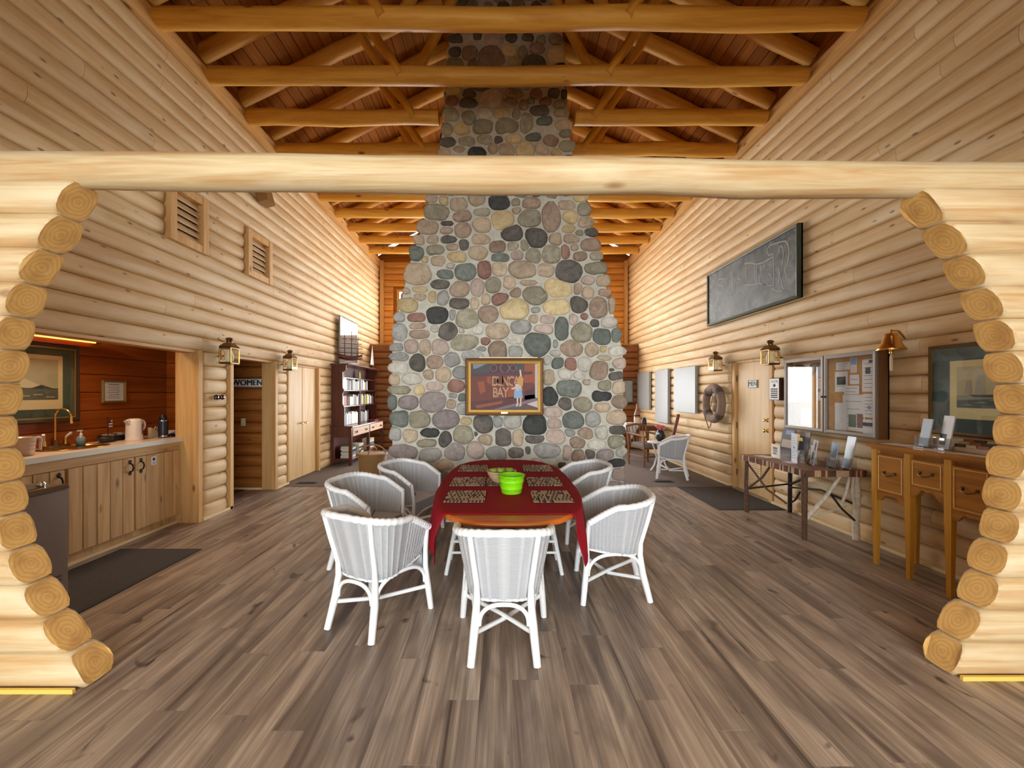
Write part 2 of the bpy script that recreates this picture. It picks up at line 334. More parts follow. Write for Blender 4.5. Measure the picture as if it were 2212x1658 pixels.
# ---- left wall
wl = MB()
for (a, b, c, d) in ((YF, 2.3, 0, WTOP), (2.3, 4.66, 12*HL, WTOP), (4.66, 5.2, 0, WTOP), (5.2, 6.2, 12*HL, WTOP), (6.2, 6.57, 0, WTOP), (6.57, 7.66, 12*HL-.02, WTOP), (7.66, YB2, 0, WTOP)):
    wl.b2(XL-.12, XL, a, b, c, d)
wall_left = struct(wl.build('wall_left', plain('log_backing', S(150, 110, 66), .8)))
VENT = [(4.19, 4.74, 3.17, 3.82), (5.49, 6.07, 3.17, 3.82)]
courses(wall_left, XL, 0, YF, YB2, 0, NC-1, [(2.28, 4.66, 0, 12*HL-.01), (5.2, 6.2, 0, 12*HL-.01), (6.57, 7.70, 0, 12*HL-.03), (4.66, 4.72, 0, 12*HL), (5.14, 5.2, 0, 12*HL), (6.2, 6.23, 0, 12*HL)]+VENT, HL, .056, wallwood('y'))
# ---- right wall
wr = MB()
for (a, b, c, d) in ((YF, 5.5, 0, WTOP), (5.5, 6.37, 12*HL, WTOP), (6.37, YB2, 0, WTOP)): wr.b2(XR, XR+.12, a, b, c, d)
wall_right = struct(wr.build('wall_right', plain('log_backing', S(150, 110, 66), .8)))
courses(wall_right, XR, PI, YF, YB2, 0, NC-1, [(5.42, 6.44, 0, 12*HL-.01)], HL, .056, wallwood('y'))
# crown boards at the top of the side walls
for s, X in ((1, XL), (-1, XR)):
    t = MB(); t.b2(min(X, X+s*.075), max(X, X+s*.075), YF, YB2, WTOP-HL, WTOP-.01); t.b2(min(X, X+s*.1), max(X, X+s*.1), YF, YB2, WTOP-.01, WTOP+.02)
    struct(t.build('trim_1', trimwood('y')))
# ---- floor: vinyl planks, carpet beyond
PW, PL = .155, 1.30
fl = MB(); fl.b2(-5.2, 5.0, YF, 6.36, -.12, -.012); fl.b2(-5.2, 5.0, 6.36, 12.0, -.12, -.0005); fl.b2(-5.2, 5.0, YF, .42, -.012, -.0005)
floor = struct(fl.build('floor', plain('floor_base', S(96, 82, 70), .6)))
plankmat = floorwood('vinyl_plank')
pm = MB(); pm.bev((0, 0, -.006), (PW-.0007, PL-.0007, .012), .0005); src = None
ncol = int((XR+.1-(-4.0))/PW)+1; cnt = 0
for i in range(ncol):
    x = -3.98+PW*(i+.5); y = .42; off = (i*.47+random.uniform(-.12, .12)) % 1.0*PL
    segs = [off]+[PL]*9
    for s_ in segs:
        if y >= 6.36-.02: break
        L = min(s_, 6.36-y)
        if L > .03:
            if src is None: src = pm.build('plank', plankmat, floor); o = src; o.location = (x, y+L/2, 0); o.scale = (1, (L-.0007)/(PL-.0007), 1)
            else: o = share(src, 'plank', floor, (x, y+L/2, 0), scale=(1, (L-.0007)/(PL-.0007), 1))
            cnt += 1
        y += L
cp = MB(); cp.b2(XL, XR, 6.95, YB, 0, .004); cp.b2(XL, -1.56, 6.362, 6.95, 0, .004); cp.b2(1.75, XR, 6.362, 6.95, 0, .004)
carpet = tag(cp.build('carpet', plain('carpet_pile', S(112, 98, 88), .95, bump=.6, bscale=260, var=.18, vscale=90)), 'flat grey-brown carpet covering the floor round and behind the stone fireplace', 'carpet')
# baseboards (thin pale strips along the floor)
pale = plain('pale_strip', S(232, 208, 160), .5)
def strip(name, x0, x1, y0, y1, z1=.03): struct(MB().b2(x0, x1, y0, y1, 0, z1).build(name, pale))
strip('baseboard_left', XL, XL+.075, 4.68, 5.19); strip('baseboard_left', XL, XL+.075, 6.21, 6.57)
strip('baseboard_right', XR-.075, XR, 2.2, 5.42); strip('baseboard_right', XR-.075, XR, 6.44, 8.8)
# ---- low and upper back walls with their windows
glassm = pane('window_glass', refl=.06)
def window(name, x0, x1, z0, z1, y, nx, nz, fm):
    r = sroot(name); f = MB(); t = .07
    f.b2(x0, x1, y-.05, y+.05, z0, z0+t); f.b2(x0, x1, y-.05, y+.05, z1-t, z1); f.b2(x0, x0+t, y-.05, y+.05, z0+t, z1-t); f.b2(x1-t, x1, y-.05, y+.05, z0+t, z1-t)
    for i in range(1, nx): xx = x0+(x1-x0)*i/nx; f.b2(xx-.03, xx+.03, y-.04, y+.04, z0+t, z1-t)
    for i in range(1, nz): zz = z0+(z1-z0)*i/nz; f.b2(x0+t, x1-t, y-.03, y+.03, zz-.02, zz+.02)
    f.build('window_frame', fm, r)
    for i in range(nx):
        a = x0+(x1-x0)*i/nx+.03; b = x0+(x1-x0)*(i+1)/nx-.03
        MB().b2(a, b, y-.004, y+.004, z0+.03, z1-.03).build('pane', glassm, r)
    return r
def holed(mb, x0, x1, z0, z1, hx0, hx1, hz0, hz1, y0, y1):
    mb.b2(x0, hx0, y0, y1, z0, z1); mb.b2(hx1, x1, y0, y1, z0, z1); mb.b2(hx0, hx1, y0, y1, z0, hz0); mb.b2(hx0, hx1, y0, y1, hz1, z1)
backm = plain('log_backing', S(150, 110, 66), .8)
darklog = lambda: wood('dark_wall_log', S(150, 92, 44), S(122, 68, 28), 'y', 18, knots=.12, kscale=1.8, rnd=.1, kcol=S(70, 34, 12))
mb = MB(); holed(mb, XL, XR, 0, 2.80, -2.75, 2.9, .45, 2.3, YB, YB+.1); mb.b2(XL, XR, YB-.03, YB2, 2.80, 2.84)
wb = struct(mb.build('wall_back', backm))
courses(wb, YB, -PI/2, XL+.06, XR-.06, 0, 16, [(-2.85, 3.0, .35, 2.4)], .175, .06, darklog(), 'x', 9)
window('window_1', -2.75, 2.9, .45, 2.3, YB+.05, 4, 1, trimwood('z'))
mb = MB(); holed(mb, XL, XR, 2.84, WTOP, -3.05, 2.85, 3.15, 4.56, YB2, YB2+.1)
mb.prism([(XL-.3, WTOP), (XR+.3, WTOP), (.1, 7.7)], 'y', YB2, YB2+.1)
wu = struct(mb.build('wall_upper_back', roofwood('x')))
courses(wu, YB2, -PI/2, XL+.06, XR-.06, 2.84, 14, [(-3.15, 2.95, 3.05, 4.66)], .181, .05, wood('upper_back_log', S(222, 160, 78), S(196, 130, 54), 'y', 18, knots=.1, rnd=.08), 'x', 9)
window('window_2', -3.05, 2.85, 3.15, 4.56, YB2+.05, 5, 1, trimwood('z'))
for x in (XL+.13, XR-.13): struct(MB().b2(x-.05, x+.05, YB2-.12, YB2-.02, 2.84, WTOP).build('trim_2', trimwood('z')))
# ---- front wall behind the viewer, with the windows the room is lit by
mb = MB(); holed(mb, XL-.3, XR+.3, 0, 3.1, -3.25, 3.25, .35, 2.65, YF-.1, YF)
struct(mb.build('wall_front', wallwood('x')))
window('window_3', -3.25, 3.25, .35, 2.65, YF-.05, 4, 1, trimwood('z'))
# the viewer stands under a lower ceiling; a gable of boards closes the high hall above it
struct(MB().b2(XL, XR, YF, 1.2, 2.9, 3.0).build('ceiling_front', wood('white_pine_ceiling', S(232, 214, 180), S(216, 192, 150), 'y', 20, rnd=.03)))
gm = MB(); holed(gm, XL, XR, 2.9, WTOP, -2.0, 2.2, 3.5, 5.1, 1.2, 1.3); gm.prism([(XL-.3, WTOP), (XR+.3, WTOP), (.1, 7.7)], 'y', 1.2, 1.3); struct(gm.build('wall_gable', roofwood('x'))); window('window_gable_added', -2.0, 2.2, 3.5, 5.1, 1.25, 3, 1, trimwood('z'))  # the gable window is unseen, added to let fill light onto the trusses
gr = struct(MB().b2(-60, 60, -60, 70, -.3, -.14).build('ground', plain('deck_and_grass', S(150, 150, 128), .9, var=.3, vscale=.5)))
# ---- roof deck
RS = .49; RX = .08
def roof_z(x): return 5.70+RS*(3.72-abs(x-RX))           # underside of the deck
cm = MB()
for s in (-1, 1):
    xe = RX+s*4.25
    vs = [(RX, YF-.1, roof_z(RX)+.03), (RX, YB2+.1, roof_z(RX)+.03), (xe, YB2+.1, roof_z(xe)+.03), (xe, YF-.1, roof_z(xe)+.03)]
    cm.add(vs+[(a, b, c+.1) for a, b, c in vs], [(0, 1, 2, 3), (7, 6, 5, 4), (0, 4, 5, 1), (1, 5, 6, 2), (2, 6, 7, 3), (3, 7, 4, 0)], False)
ceiling = struct(cm.build('ceiling', plain('roof_deck', S(60, 34, 14), .9, spec=.1)))
sl = math.atan(RS); nb = 30; bw = 4.2/math.cos(sl)/nb; bsrc = None
rm = roofwood('y')
for s in (-1, 1):
    for i in range(nb):
        d = (i+.5)*bw; x = RX+s*d*math.cos(sl); z = roof_z(RX)-d*math.sin(sl)
        for (ya, yb) in ((YF, 3.9+random.uniform(-.8, .8)), (None, YB2)):
            ya = last_ if ya is None else ya; last_ = yb; Ly = yb-ya-.004
            if bsrc is None:
                b0 = MB(); b0.bev((0, 0, 0), (bw-.006, 1, .022), .004); bsrc = b0.build('ceiling_board', rm, ceiling); o = bsrc
            else: o = share(bsrc, 'ceiling_board', ceiling)
            o.location = (x, (ya+yb)/2, z+.012); o.rotation_euler = (0, s*sl+PI, 0); o.scale = (1, Ly, 1)
# eaves: boards closing the gap between wall top and roof
for s, X in ((-1, XL), (1, XR)):
    struct(MB().b2(min(X, X+s*.1), max(X, X+s*.1), YF, YB2, WTOP+.02, 5.85).build('trim_3', roofwood('y')))
# ---- log trusses
tw = trusswood('x')
def log_path(p, q, r, n=7, wob=.012):
    p, q = Vector(p), Vector(q); pts = []; rs = []
    for i in range(n):
        t = i/(n-1); pts.append(p.lerp(q, t)+Vector((0, random.uniform(-wob, wob), random.uniform(-wob, wob))) * (0 if i in (0, n-1) else 1)); rs.append(r*random.uniform(.95, 1.05))
    return pts, rs
ZC = 5.37
ordn = ['nearest the viewer', 'second', 'third', 'fourth', 'fifth', 'sixth', 'seventh', 'eighth', 'ninth', 'tenth']
def rafter_axis(x): return roof_z(x)-.13
stack_y = (5.36, 6.95)
truss_src = {}
for k in range(-1, 10):
    Y = 4.05+.73*k
    cut = stack_y[0]-.1 < Y < stack_y[1]+.1
    lab = {-1: 'log roof truss out over the header beam', 0: 'big log roof truss nearest the viewer, crossing before the chimney top', 1: 'second log roof truss from the viewer, chord crossing the upper chimney', 9: 'last small log roof truss before the upper back wall'}.get(k)
    if lab is None: lab = 'log roof truss, number %s counted back from the viewer' % ['', '', 'three', 'four', 'five', 'six', 'seven', 'eight', 'nine'][k]
    t = thing('roof_truss', lab, 'roof truss', (RX-.04, Y, 0), 0, 'log roof trusses')
    def part(key, name, p, q, r, ax):
        if key not in truss_src:
            p, q = Vector(p), Vector(q); c = (p+q)/2; L = (q-p).length; pts, rs = log_path((-L/2, 0, 0), (L/2, 0, 0), r)
            m = MB().tube(pts, rs, 12, jit=.02).build(name, tw, t, c); m.rotation_euler = (0, -math.atan2(q.z-p.z, q.x-p.x), 0); truss_src[key] = (m, c, m.rotation_euler.copy())
        else:
            m0, c, e = truss_src[key]; share(m0, name, t, c, e)
    if cut:
        e = .98 if Y < 6 else 1.05
        part('cl%d' % k, 'chord', (-3.66, 0, ZC), (-e+.08, 0, ZC), .10, 'x'); part('cr%d' % k, 'chord', (e+.02, 0, ZC), (3.66, 0, ZC), .10, 'x')
    else: part('c', 'chord', (-3.66, 0, ZC), (3.66, 0, ZC), .102, 'x')
    xi = .88 if cut else .02
    for s in (-1, 1):
        part('r%d%d' % (s, cut), 'rafter', (s*3.76, 0, rafter_axis(3.76)), (s*xi, 0, rafter_axis(xi+.04)), .10, 'x')
        part('w%d' % s, 'web', (s*1.24, -.06, ZC-.04), (s*1.98, -.06, rafter_axis(1.98)), .058, 'x')
        if not cut: part('v%d' % s, 'web', (s*1.14, .05, ZC-.04), (s*.14, .05, rafter_axis(.14)-.06), .058, 'x')
# ---- the log piers and header beam of the opening
LE = [-2.13, -2.162, -2.313, -2.425, -2.514, -2.588, -2.62, -2.646, -2.677, -2.659, -2.623, -2.585, -2.532, -2.463, -2.346, -2.254, -2.15]
RE = [2.42, 2.451, 2.563, 2.65, 2.709, 2.764, 2.794, 2.812, 2.844, 2.841, 2.799, 2.751, 2.664, 2.579, 2.48, 2.337, 2.25]
HP = .1747
pw, ee = pierwood('x'), endgrain
def arch(tab, z): return float(np.interp(z/HP+.5, np.arange(17), tab))
def pier(name, tab, s, ym, xout):
    root = sroot(name)
    for k in range(15):
        zc = HP*(k+.5); n = 16; r = .100; vs = []; x_in = xout
        ang = [2*PI*(j+.5)/n for j in range(n)]
        prof = [(r*.95*math.copysign(abs(math.cos(a))**.62, math.cos(a))*(1+random.uniform(-.015, .015)), max(-HP/2, min(HP/2, r*math.sin(a)))) for a in ang]
        ring = []
        L = abs(arch(tab, zc)-xout); rows = 5
        off = random.uniform(-.012, .012)
        for i in range(rows):
            t = i/(rows-1)
            for (y, z) in prof:
                xe = arch(tab, zc+z)+off
                if t == 1: xx = xe
                else: xx = xout+(arch(tab, zc)-s*-.0-xout)*t*.98
                ring.append((xx, y*(1+random.uniform(-.01, .01)), z))
        # slight chamfer round the cut end
        m = MB(); fs = []
        for i in range(rows-1):
            for j in range(n): fs.append((i*n+j, i*n+(j+1) % n, (i+1)*n+(j+1) % n, (i+1)*n+j))
        cx = (xout+arch(tab, zc))/2
        cap = [(x+(-s)*.012*-1, y*.9, z*.9) for (x, y, z) in ring[-n:]]
        ring = [(x-cx, y, z) for x, y, z in ring]; cap = [(x-cx-s*.0, y, z) for x, y, z in cap]
        m.add(ring, fs, True); o0 = len(m.v); m.v += cap; e0 = (rows-1)*n
        for j in range(n): m.f.append([e0+j, e0+(j+1) % n, o0+(j+1) % n, o0+j]); m.m.append(0); m.sm.append(True)
        m.mi = 1; m.caps(ring[:n], cap)
        m.build('log', [pw, ee], root, (cx, ym, zc))
    return root
pier('wall_pier_left', LE, 1, 2.09, XL-.0)
pier('wall_pier_right', RE, -1, 2.18, XR)
struct(MB().b2(XL, -2.16, 1.985, 2.0, 0, .022).build('trim_4', plain('yellow_strip', S(240, 200, 96), .5)))
struct(MB().b2(2.44, XR, 2.075, 2.09, 0, .022).build('trim_4', plain('yellow_strip', S(240, 200, 96), .5)))
pts, rs = log_path((XL, 2.055, 2.692), (XR, 2.205, 2.692), .094, 16, .006)
hb = MB().tube(pts, rs, 20, jit=.015).build('header_beam', pw)
tag(hb, 'peeled log header beam spanning the whole opening on top of both log piers', 'beam')
# ================================================================ stone fireplace
FY = 5.40; s_ = FY/FPX
prof_px = [(-20, 972, 1213), (80, 965, 1222), (200, 957, 1226), (260, 953, 1233), (335, 942, 1243), (430, 922, 1272), (500, 903, 1285), (570, 878, 1305), (640, 863, 1320), (700, 850, 1338), (760, 841, 1352), (1087, 841, 1352)]
pyv = np.array([p[0] for p in prof_px]); plx = np.array([p[1] for p in prof_px]); prx = np.array([p[2] for p in prof_px])
def fx(px): return (px-CX)*s_
def fz(py): return CAMH+(CY-py)*s_
fire = struct_root = thing('stone_fireplace', 'tall tapering fieldstone fireplace and chimney in grey mortar', 'fireplace', (0, FY, 0))
outline = [(fx(p[1]+5), fz(p[0])) for p in prof_px]+[(fx(p[2]-5), fz(p[0])) for p in prof_px[::-1]]
outline[len(prof_px)-1] = (outline[len(prof_px)-1][0], 0); outline[len(prof_px)] = (outline[len(prof_px)][0], 0)
MB().prism(outline, 'y', .035, 1.5).build('mortar', plain('mortar', S(194, 189, 173), .9, bump=.5, bscale=40, var=.12, vscale=14), fire)
SCOL = {'t': ((200, 180, 154), (168, 146, 120)), 'y': ((214, 194, 150), (186, 162, 116)), 'o': ((172, 164, 140), (138, 130, 108)), 'g': ((174, 171, 163), (140, 137, 130)), 'w': ((208, 201, 186), (172, 164, 150)),
        'd': ((116, 109, 100), (84, 79, 72)), 'k': ((80, 79, 75), (56, 56, 54)), 'G': ((128, 131, 121), (98, 103, 95)), 'p': ((200, 180, 165), (168, 146, 133)), 'r': ((166, 128, 112), (136, 100, 87)), 'b': ((174, 152, 131), (138, 116, 98)), 'm': ((166, 153, 147), (134, 122, 118))}
SM = {k: rock('stone_'+n, S(*SCOL[k][0]), S(*SCOL[k][1])) for k, n in dict(t='tan', y='yellow', o='olive', g='grey', w='pale', d='dark', k='black', G='green', p='pink', r='red', b='brown', m='mauve').items()}
A = """288 62 62 60 t;358 85 50 65 y;440 105 95 80 t;543 72 90 65 t;668 87 108 88 k;764 88 46 42 o;850 95 95 62 b;965 45 60 40 o;1048 107 98 50 t;1128 62 82 48 y;1147 130 75 75 o;960 172 100 165 b;1072 175 88 70 y;318 145 150 85 o;460 168 95 70 b;575 145 88 42 o;690 190 125 105 y;768 138 50 36 t;842 178 120 95 o;1155 200 90 60 t;270 230 125 78 t;372 208 82 24 d;370 248 85 36 t;465 245 90 85 b;572 218 105 75 t;742 262 118 85 d;876 288 120 105 d;1062 240 68 40 y;1118 262 45 36 o;1187 256 65 50 d;218 302 55 55 t;295 298 65 45 t;383 299 85 46 d;470 330 52 65 d;565 298 105 55 t;985 298 72 70 t;1075 295 85 52 t;660 340 95 65 b;745 338 62 52 o;815 330 48 72 o;310 355 100 55 o;405 340 70 40 t;205 378 75 85 G;438 395 105 58 y;550 375 110 78 t;676 400 98 48 G;770 385 72 58 p;860 390 82 85 o;965 382 98 105 o;1040 370 50 75 r;1125 393 85 50 b;1187 330 105 65 b;1092 340 40 42 t;250 412 38 38 y;325 418 85 52 t;1215 390 75 45 o
210 492 140 120 t;372 495 98 52 G;478 485 125 92 G;585 472 80 105 r;670 465 85 75 t;800 467 150 92 t;935 470 95 72 t;1058 482 140 125 d;1215 460 115 65 o;340 550 108 52 d;447 577 105 92 t;547 565 75 105 p;636 555 85 90 o;728 542 65 80 t;835 542 105 28 t;1000 570 155 100 y;1170 528 75 50 p;1255 530 75 60 t;220 580 98 35 y;150 588 50 35 t;875 612 140 95 o;762 597 60 55 b;675 635 92 75 r;1112 575 48 60 t;1165 600 70 70 t;1265 598 80 38 b;293 620 42 68 y;222 622 65 42 t;352 628 65 85 g;595 637 48 65 t;532 660 46 72 t;443 658 108 62 d;158 668 112 80 y;755 692 165 115 y;990 678 150 85 y;1118 665 95 85 d;1230 682 100 112 b;1300 670 40 90 t;320 725 115 95 k;408 722 38 62 g;605 718 118 92 b;490 745 130 105 o;205 737 105 48 r;108 735 60 55 g;205 785 100 32 b;870 695 70 30 g;862 745 58 45 t;940 750 85 50 p;1088 752 48 65 p;1148 730 40 36 r
110 820 80 95 g;383 818 95 105 d;220 832 115 48 b;305 800 40 40 w;458 808 30 32 w;545 805 60 55 w;660 815 130 85 t;792 788 115 78 g;918 805 110 60 p;1020 798 75 125 G;1133 823 112 118 o;1208 770 55 40 d;1285 765 90 62 w;1248 843 100 88 G;1328 835 55 78 G;470 878 160 82 o;593 870 55 42 r;757 862 95 45 w;885 885 150 130 G;985 885 30 45 g;1078 912 122 88 b;173 900 82 80 p;253 905 65 85 t;337 905 95 85 p;660 925 100 110 b;565 914 65 28 g;762 930 80 65 g;980 940 70 38 w;1190 920 75 75 t;1255 915 40 35 y;1330 925 95 55 w;95 905 85 42 g;110 957 105 48 g;520 955 128 62 g;403 975 85 80 g;210 990 85 92 d;310 988 95 75 b;945 975 48 60 w;995 992 72 62 G;1072 1002 65 80 r;1150 1005 75 85 w;1260 965 85 30 t;1345 995 70 60 p;100 1020 105 65 w;1230 1035 100 105 b;1300 1032 35 18 d;178 1083 110 62 w;270 1058 52 55 t;355 1060 90 85 t;450 1050 85 75 g;1325 1068 90 45 d;80 1085 60 65 t;950 1075 55 90 t;1040 1055 80 60 w;1120 1060 75 45 w;105 1145 125 46 o;222 1145 60 55 y;308 1125 100 48 p;428 1120 95 75 r;1060 1138 155 90 G;1160 1100 40 34 p;1265 1120 80 55 o;1340 1130 70 75 t;1245 1180 105 55 k
68 1215 50 85 G;160 1215 110 72 m;298 1215 145 115 m;395 1225 60 58 t;408 1175 45 30 g;460 1190 40 50 G;460 1250 60 70 g;957 1180 85 105 k;1040 1220 70 75 d;1140 1228 100 80 o;1250 1245 85 52 t;1345 1210 80 75 b;110 1307 100 95 G;220 1310 115 98 o;370 1310 150 110 m;480 1322 68 48 y;580 1338 108 95 d;660 1325 55 60 g;745 1325 95 85 w;870 1342 125 115 k;975 1270 105 58 p;980 1335 85 60 p;1085 1315 120 95 G;1195 1310 80 90 g;1330 1300 100 80 t;85 1390 60 85 g;170 1402 82 70 t;282 1385 108 50 k;365 1425 72 92 d;465 1395 110 105 o;537 1390 22 30 d;590 1425 80 55 t;692 1412 90 95 d;775 1410 60 95 t;870 1420 110 48 d;990 1410 105 85 p;1065 1385 60 45 g;1155 1390 85 60 b;1245 1385 70 75 w;1335 1370 90 50 d;262 1445 105 45 o;1110 1440 90 65 b;1220 1455 110 55 w;1330 1440 100 75 o;132 1495 150 80 m;280 1512 120 75 g;420 1492 115 95 m;535 1482 95 95 p;655 1505 110 75 g;762 1498 85 55 d;832 1485 30 40 d;940 1485 155 80 g;1052 1495 50 80 p;1115 1520 80 75 b;1180 1505 60 55 d;1265 1510 95 70 m;1355 1490 60 60 w;360 1565 100 60 t;1325 1555 105 45 k;1262 1610 75 60 d;1340 1620 70 70 p;1225 1690 80 60 b;1320 1690 90 60 m;1200 1750 90 50 g"""
B = """575 40 110 110 o;745 30 90 50 o;740 90 85 40 t;905 50 130 90 d;1050 50 140 110 o;1250 50 110 110 d;1410 60 90 60 t;400 380 150 80 d;630 350 90 70 d;800 385 190 120 p;980 370 120 90 d;1160 370 120 70 d;1290 400 100 90 o;1450 390 130 110 b;550 535 165 135 b;400 520 130 90 d;770 570 250 220 b;950 500 150 115 y;1105 530 95 130 o;1250 485 150 105 b;1450 560 190 160 y;395 640 170 110 o;590 650 110 90 b;1020 620 100 95 y;1220 630 240 140 d;1490 680 100 80 k;395 930 160 80 y;540 950 150 90 d;780 1000 240 170 p;1010 950 180 90 b;1240 960 120 90 r;1430 950 120 90 d;1535 960 60 100 d;365 1030 120 100 r;530 1050 160 100 d;965 1050 150 95 b;1110 1075 90 110 b;1340 1040 120 90 r;1490 1070 120 85 o;1280 1130 200 100 d;350 1170 160 140 o;540 1210 135 150 o;710 1160 160 110 w;880 1155 165 110 y;1035 1165 80 110 o;1510 1155 160 75 t;1330 1240 160 80 G;1140 1260 120 210 o;935 1290 220 150 o;685 1300 200 140 o;465 1320 140 130 y;310 1330 110 130 o;1535 1280 160 100 t;1550 1370 120 80 o;320 1460 160 95 d;520 1450 170 90 o;705 1430 150 95 o;848 1435 85 65 d;1015 1425 165 90 y;1210 1410 170 80 G;1390 1450 170 110 b;1560 1500 160 110 o;280 1575 140 80 t;440 1530 120 60 t;625 1570 200 100 k;790 1530 100 95 t;935 1540 160 120 t;1125 1535 180 160 y;1305 1530 140 110 t;1450 1570 100 80 y"""
st = []
for txt, sc_, ox, oy in ((A, 2.591, 820, 400), (B, 4.805, 900, 0)):
    for e in txt.replace('\n', ';').split(';'):
        q = e.split()
        if len(q) == 5: st.append([float(q[0])/sc_+ox, float(q[1])/sc_+oy, float(q[2])/sc_/2*1.12, float(q[3])/sc_/2*1.12, q[4]])
def D_all(px, py, arr):
    dx = (px-arr[:, 0])/arr[:, 2]; dy = (py-arr[:, 1])/arr[:, 3]
    return (np.sqrt(dx*dx+dy*dy)-1)*np.minimum(arr[:, 2], arr[:, 3])
def inside(px, py): return min(px-np.interp(py, pyv, plx), np.interp(py, pyv, prx)-px)
rng = np.random.RandomState(3)
for rad in (24, 20, 16, 13, 10, 8):
    for _ in range(2600 if rad > 12 else 1500):
        py = rng.uniform(-15, 1083); px = rng.uniform(np.interp(py, pyv, plx), np.interp(py, pyv, prx)); arr = np.array([q[:4] for q in st])
        e = rng.uniform(.75, 1.0)
        if D_all(px, py, arr).min() > rad*.86 and inside(px, py) > rad*.8 and py < 1087-rad*.8:
            if len(st) < 400: st.append([px, py, rad*rng.uniform(.95, 1.3), rad*e, 'tgobpwdmG'[rng.randint(9)]])
arr = np.array([q[:4] for q in st])
NA = 18
def stone_mesh(i):
    cx, cy, a, b, key = st[i]; ne = rng.uniform(2.2, 3.8); ph = rng.uniform(0, 6.3, 4); am = rng.uniform(0, .10, 4); rad = []
    near = np.where(np.hypot(arr[:, 0]-cx, arr[:, 1]-cy) < a+b+60)[0]; near = near[near != i]; sub = arr[near]; m_ = min(a, b)
    for j in range(NA):
        th = 2*PI*j/NA; c, s = math.cos(th), math.sin(th)
        re = 1/((abs(c)/a)**ne+(abs(s)/b)**ne)**(1/ne)*(1+sum(am[k]*math.sin((k+2)*th+ph[k]) for k in range(4)))
        r = re
        for t in np.linspace(.3, 1.0, 15):
            px, py = cx+c*re*t, cy+s*re*t
            d_i = (math.hypot((px-cx)/a, (py-cy)/b)-1)*m_
            if (len(sub) and d_i > D_all(px, py, sub).min()-2.6): r = re*t; break
        rad.append(r)
    for _ in range(1): rad = [(rad[j-1]+4*rad[j]+rad[(j+1) % NA])/6 for j in range(NA)]
    th = rng.uniform(.022, .045)*min(1.2, m_/18+.35); tx, tz = rng.uniform(-.12, .12, 2)
    mb = MB(); vs = []; fs = []
    for (sc, dep) in ((1.0, .05), (1.0, -.1), (.9, -.72), (.62, -.96)):
        for j in range(NA):
            an = 2*PI*j/NA; x = rad[j]*sc*math.cos(an)*s_; z = -rad[j]*sc*math.sin(an)*s_
            y = .05 if dep == .05 else dep*th*(1+rng.uniform(-.1, .1))+(x*tx+z*tz)*(1 if dep < -.5 else 0)+.035
            vs.append((x, y, z))
    n = NA
    for q in range(3):
        for j in range(n): fs.append((q*n+j, q*n+(j+1) % n, (q+1)*n+(j+1) % n, (q+1)*n+j))
    vs.append((0, .035-th, 0)); fs += [(3*n+j, 3*n+(j+1) % n, 4*n) for j in range(n)]
    mb.add(vs, fs, True); return mb
order = sorted(range(len(st)), key=lambda i: -st[i][2]*st[i][3])
rest = MB(); keyidx = {k: n for n, k in enumerate(SM)}
for r_, i in enumerate(order):
    mb = stone_mesh(i)
    if r_ < 298: mb.build('stone', SM[st[i][4]], fire, (fx(st[i][0]), 0, fz(st[i][1])))
    else:
        rest.mi = keyidx[st[i][4]]; rest.add([(x+fx(st[i][0]), y, z+fz(st[i][1])) for x, y, z in mb.v], mb.f, True)
if rest.v: rest.build('small_stones', list(SM.values()), fire)['kind'] = 'stuff'
side = MB()
for s, tab in ((-1, plx), (1, prx)):
    placed = []
    for _ in range(2600):
        y = rng.uniform(.1, 1.42); z = rng.uniform(.08, 7.0); r = rng.uniform(.06, .13)
        if any((y-a)**2+(z-b)**2 < (r*.95+c+.012)**2 for a, b, c in placed): continue
        placed.append((y, z, r))
        py = CY-(z-CAMH)/s_; X = fx(np.interp(py, pyv, tab)+(-s)*5); side.mi = rng.randint(12); e = rng.uniform(.75, 1)
        vs = []; fs = []; n = 9; ph = rng.uniform(0, 6)
        for (sc, dep) in ((1, -.02), (.96, .015), (.65, .04)):
            for j in range(n): a = 2*PI*j/n; rr = r*sc*(1+.08*math.sin(2*a+ph)); vs.append((X+s*dep, y+rr*math.cos(a), z+rr*e*math.sin(a)))
        for q in range(2):
            for j in range(n): fs.append((q*n+j, q*n+(j+1) % n, (q+1)*n+(j+1) % n, (q+1)*n+j))
        fs.append(tuple(range(2*n, 3*n))); side.add(vs, fs, True)
side.build('side_stones', list(SM.values()), fire)['kind'] = 'stuff'
# ================================================================ left side: sink nook, alcove, closet
brass = plain('brass', S(232, 184, 104), .22, 1.0); oldbrass = plain('aged_brass', S(120, 92, 58), .35, .9); iron = plain('black_iron', S(40, 34, 30), .45, .6)
chrome = plain('chrome', S(200, 200, 200), .15, 1.0); white = plain('white_paint', S(240, 238, 232), .45); whitep = plain('white_plastic', S(236, 226, 216), .35)
black = plain('black_plastic', S(22, 22, 24), .4); paper = plain('paper_white', S(226, 226, 224), .7); dgreen = plain('mat_green', S(66, 84, 72), .8)
ink = plain('ink', S(30, 32, 36), .6); gold = plain('gilt', S(206, 160, 70), .35, .6); navy = plain('navy', S(26, 34, 52), .4)
nook = sroot('wall_nook'); XN = -4.32
n0 = MB(); n0.b2(XN-.1, XN, 2.2, 5.2, 0, 2.4); n0.b2(XN, XL-.12, 5.08, 5.18, 0, 2.4); n0.b2(XN, XL-.12, 2.2, 2.3, 0, 2.4); n0.b2(XN, XL-.121, 2.3, 5.08, 2.3, 2.4); n0.b2(XL-.1, XL-.01, 4.66, 5.08, 0, 12*HL)
n0.build('backing', plain('nook_backing', S(110, 50, 14), .7), nook)
src = src2 = None
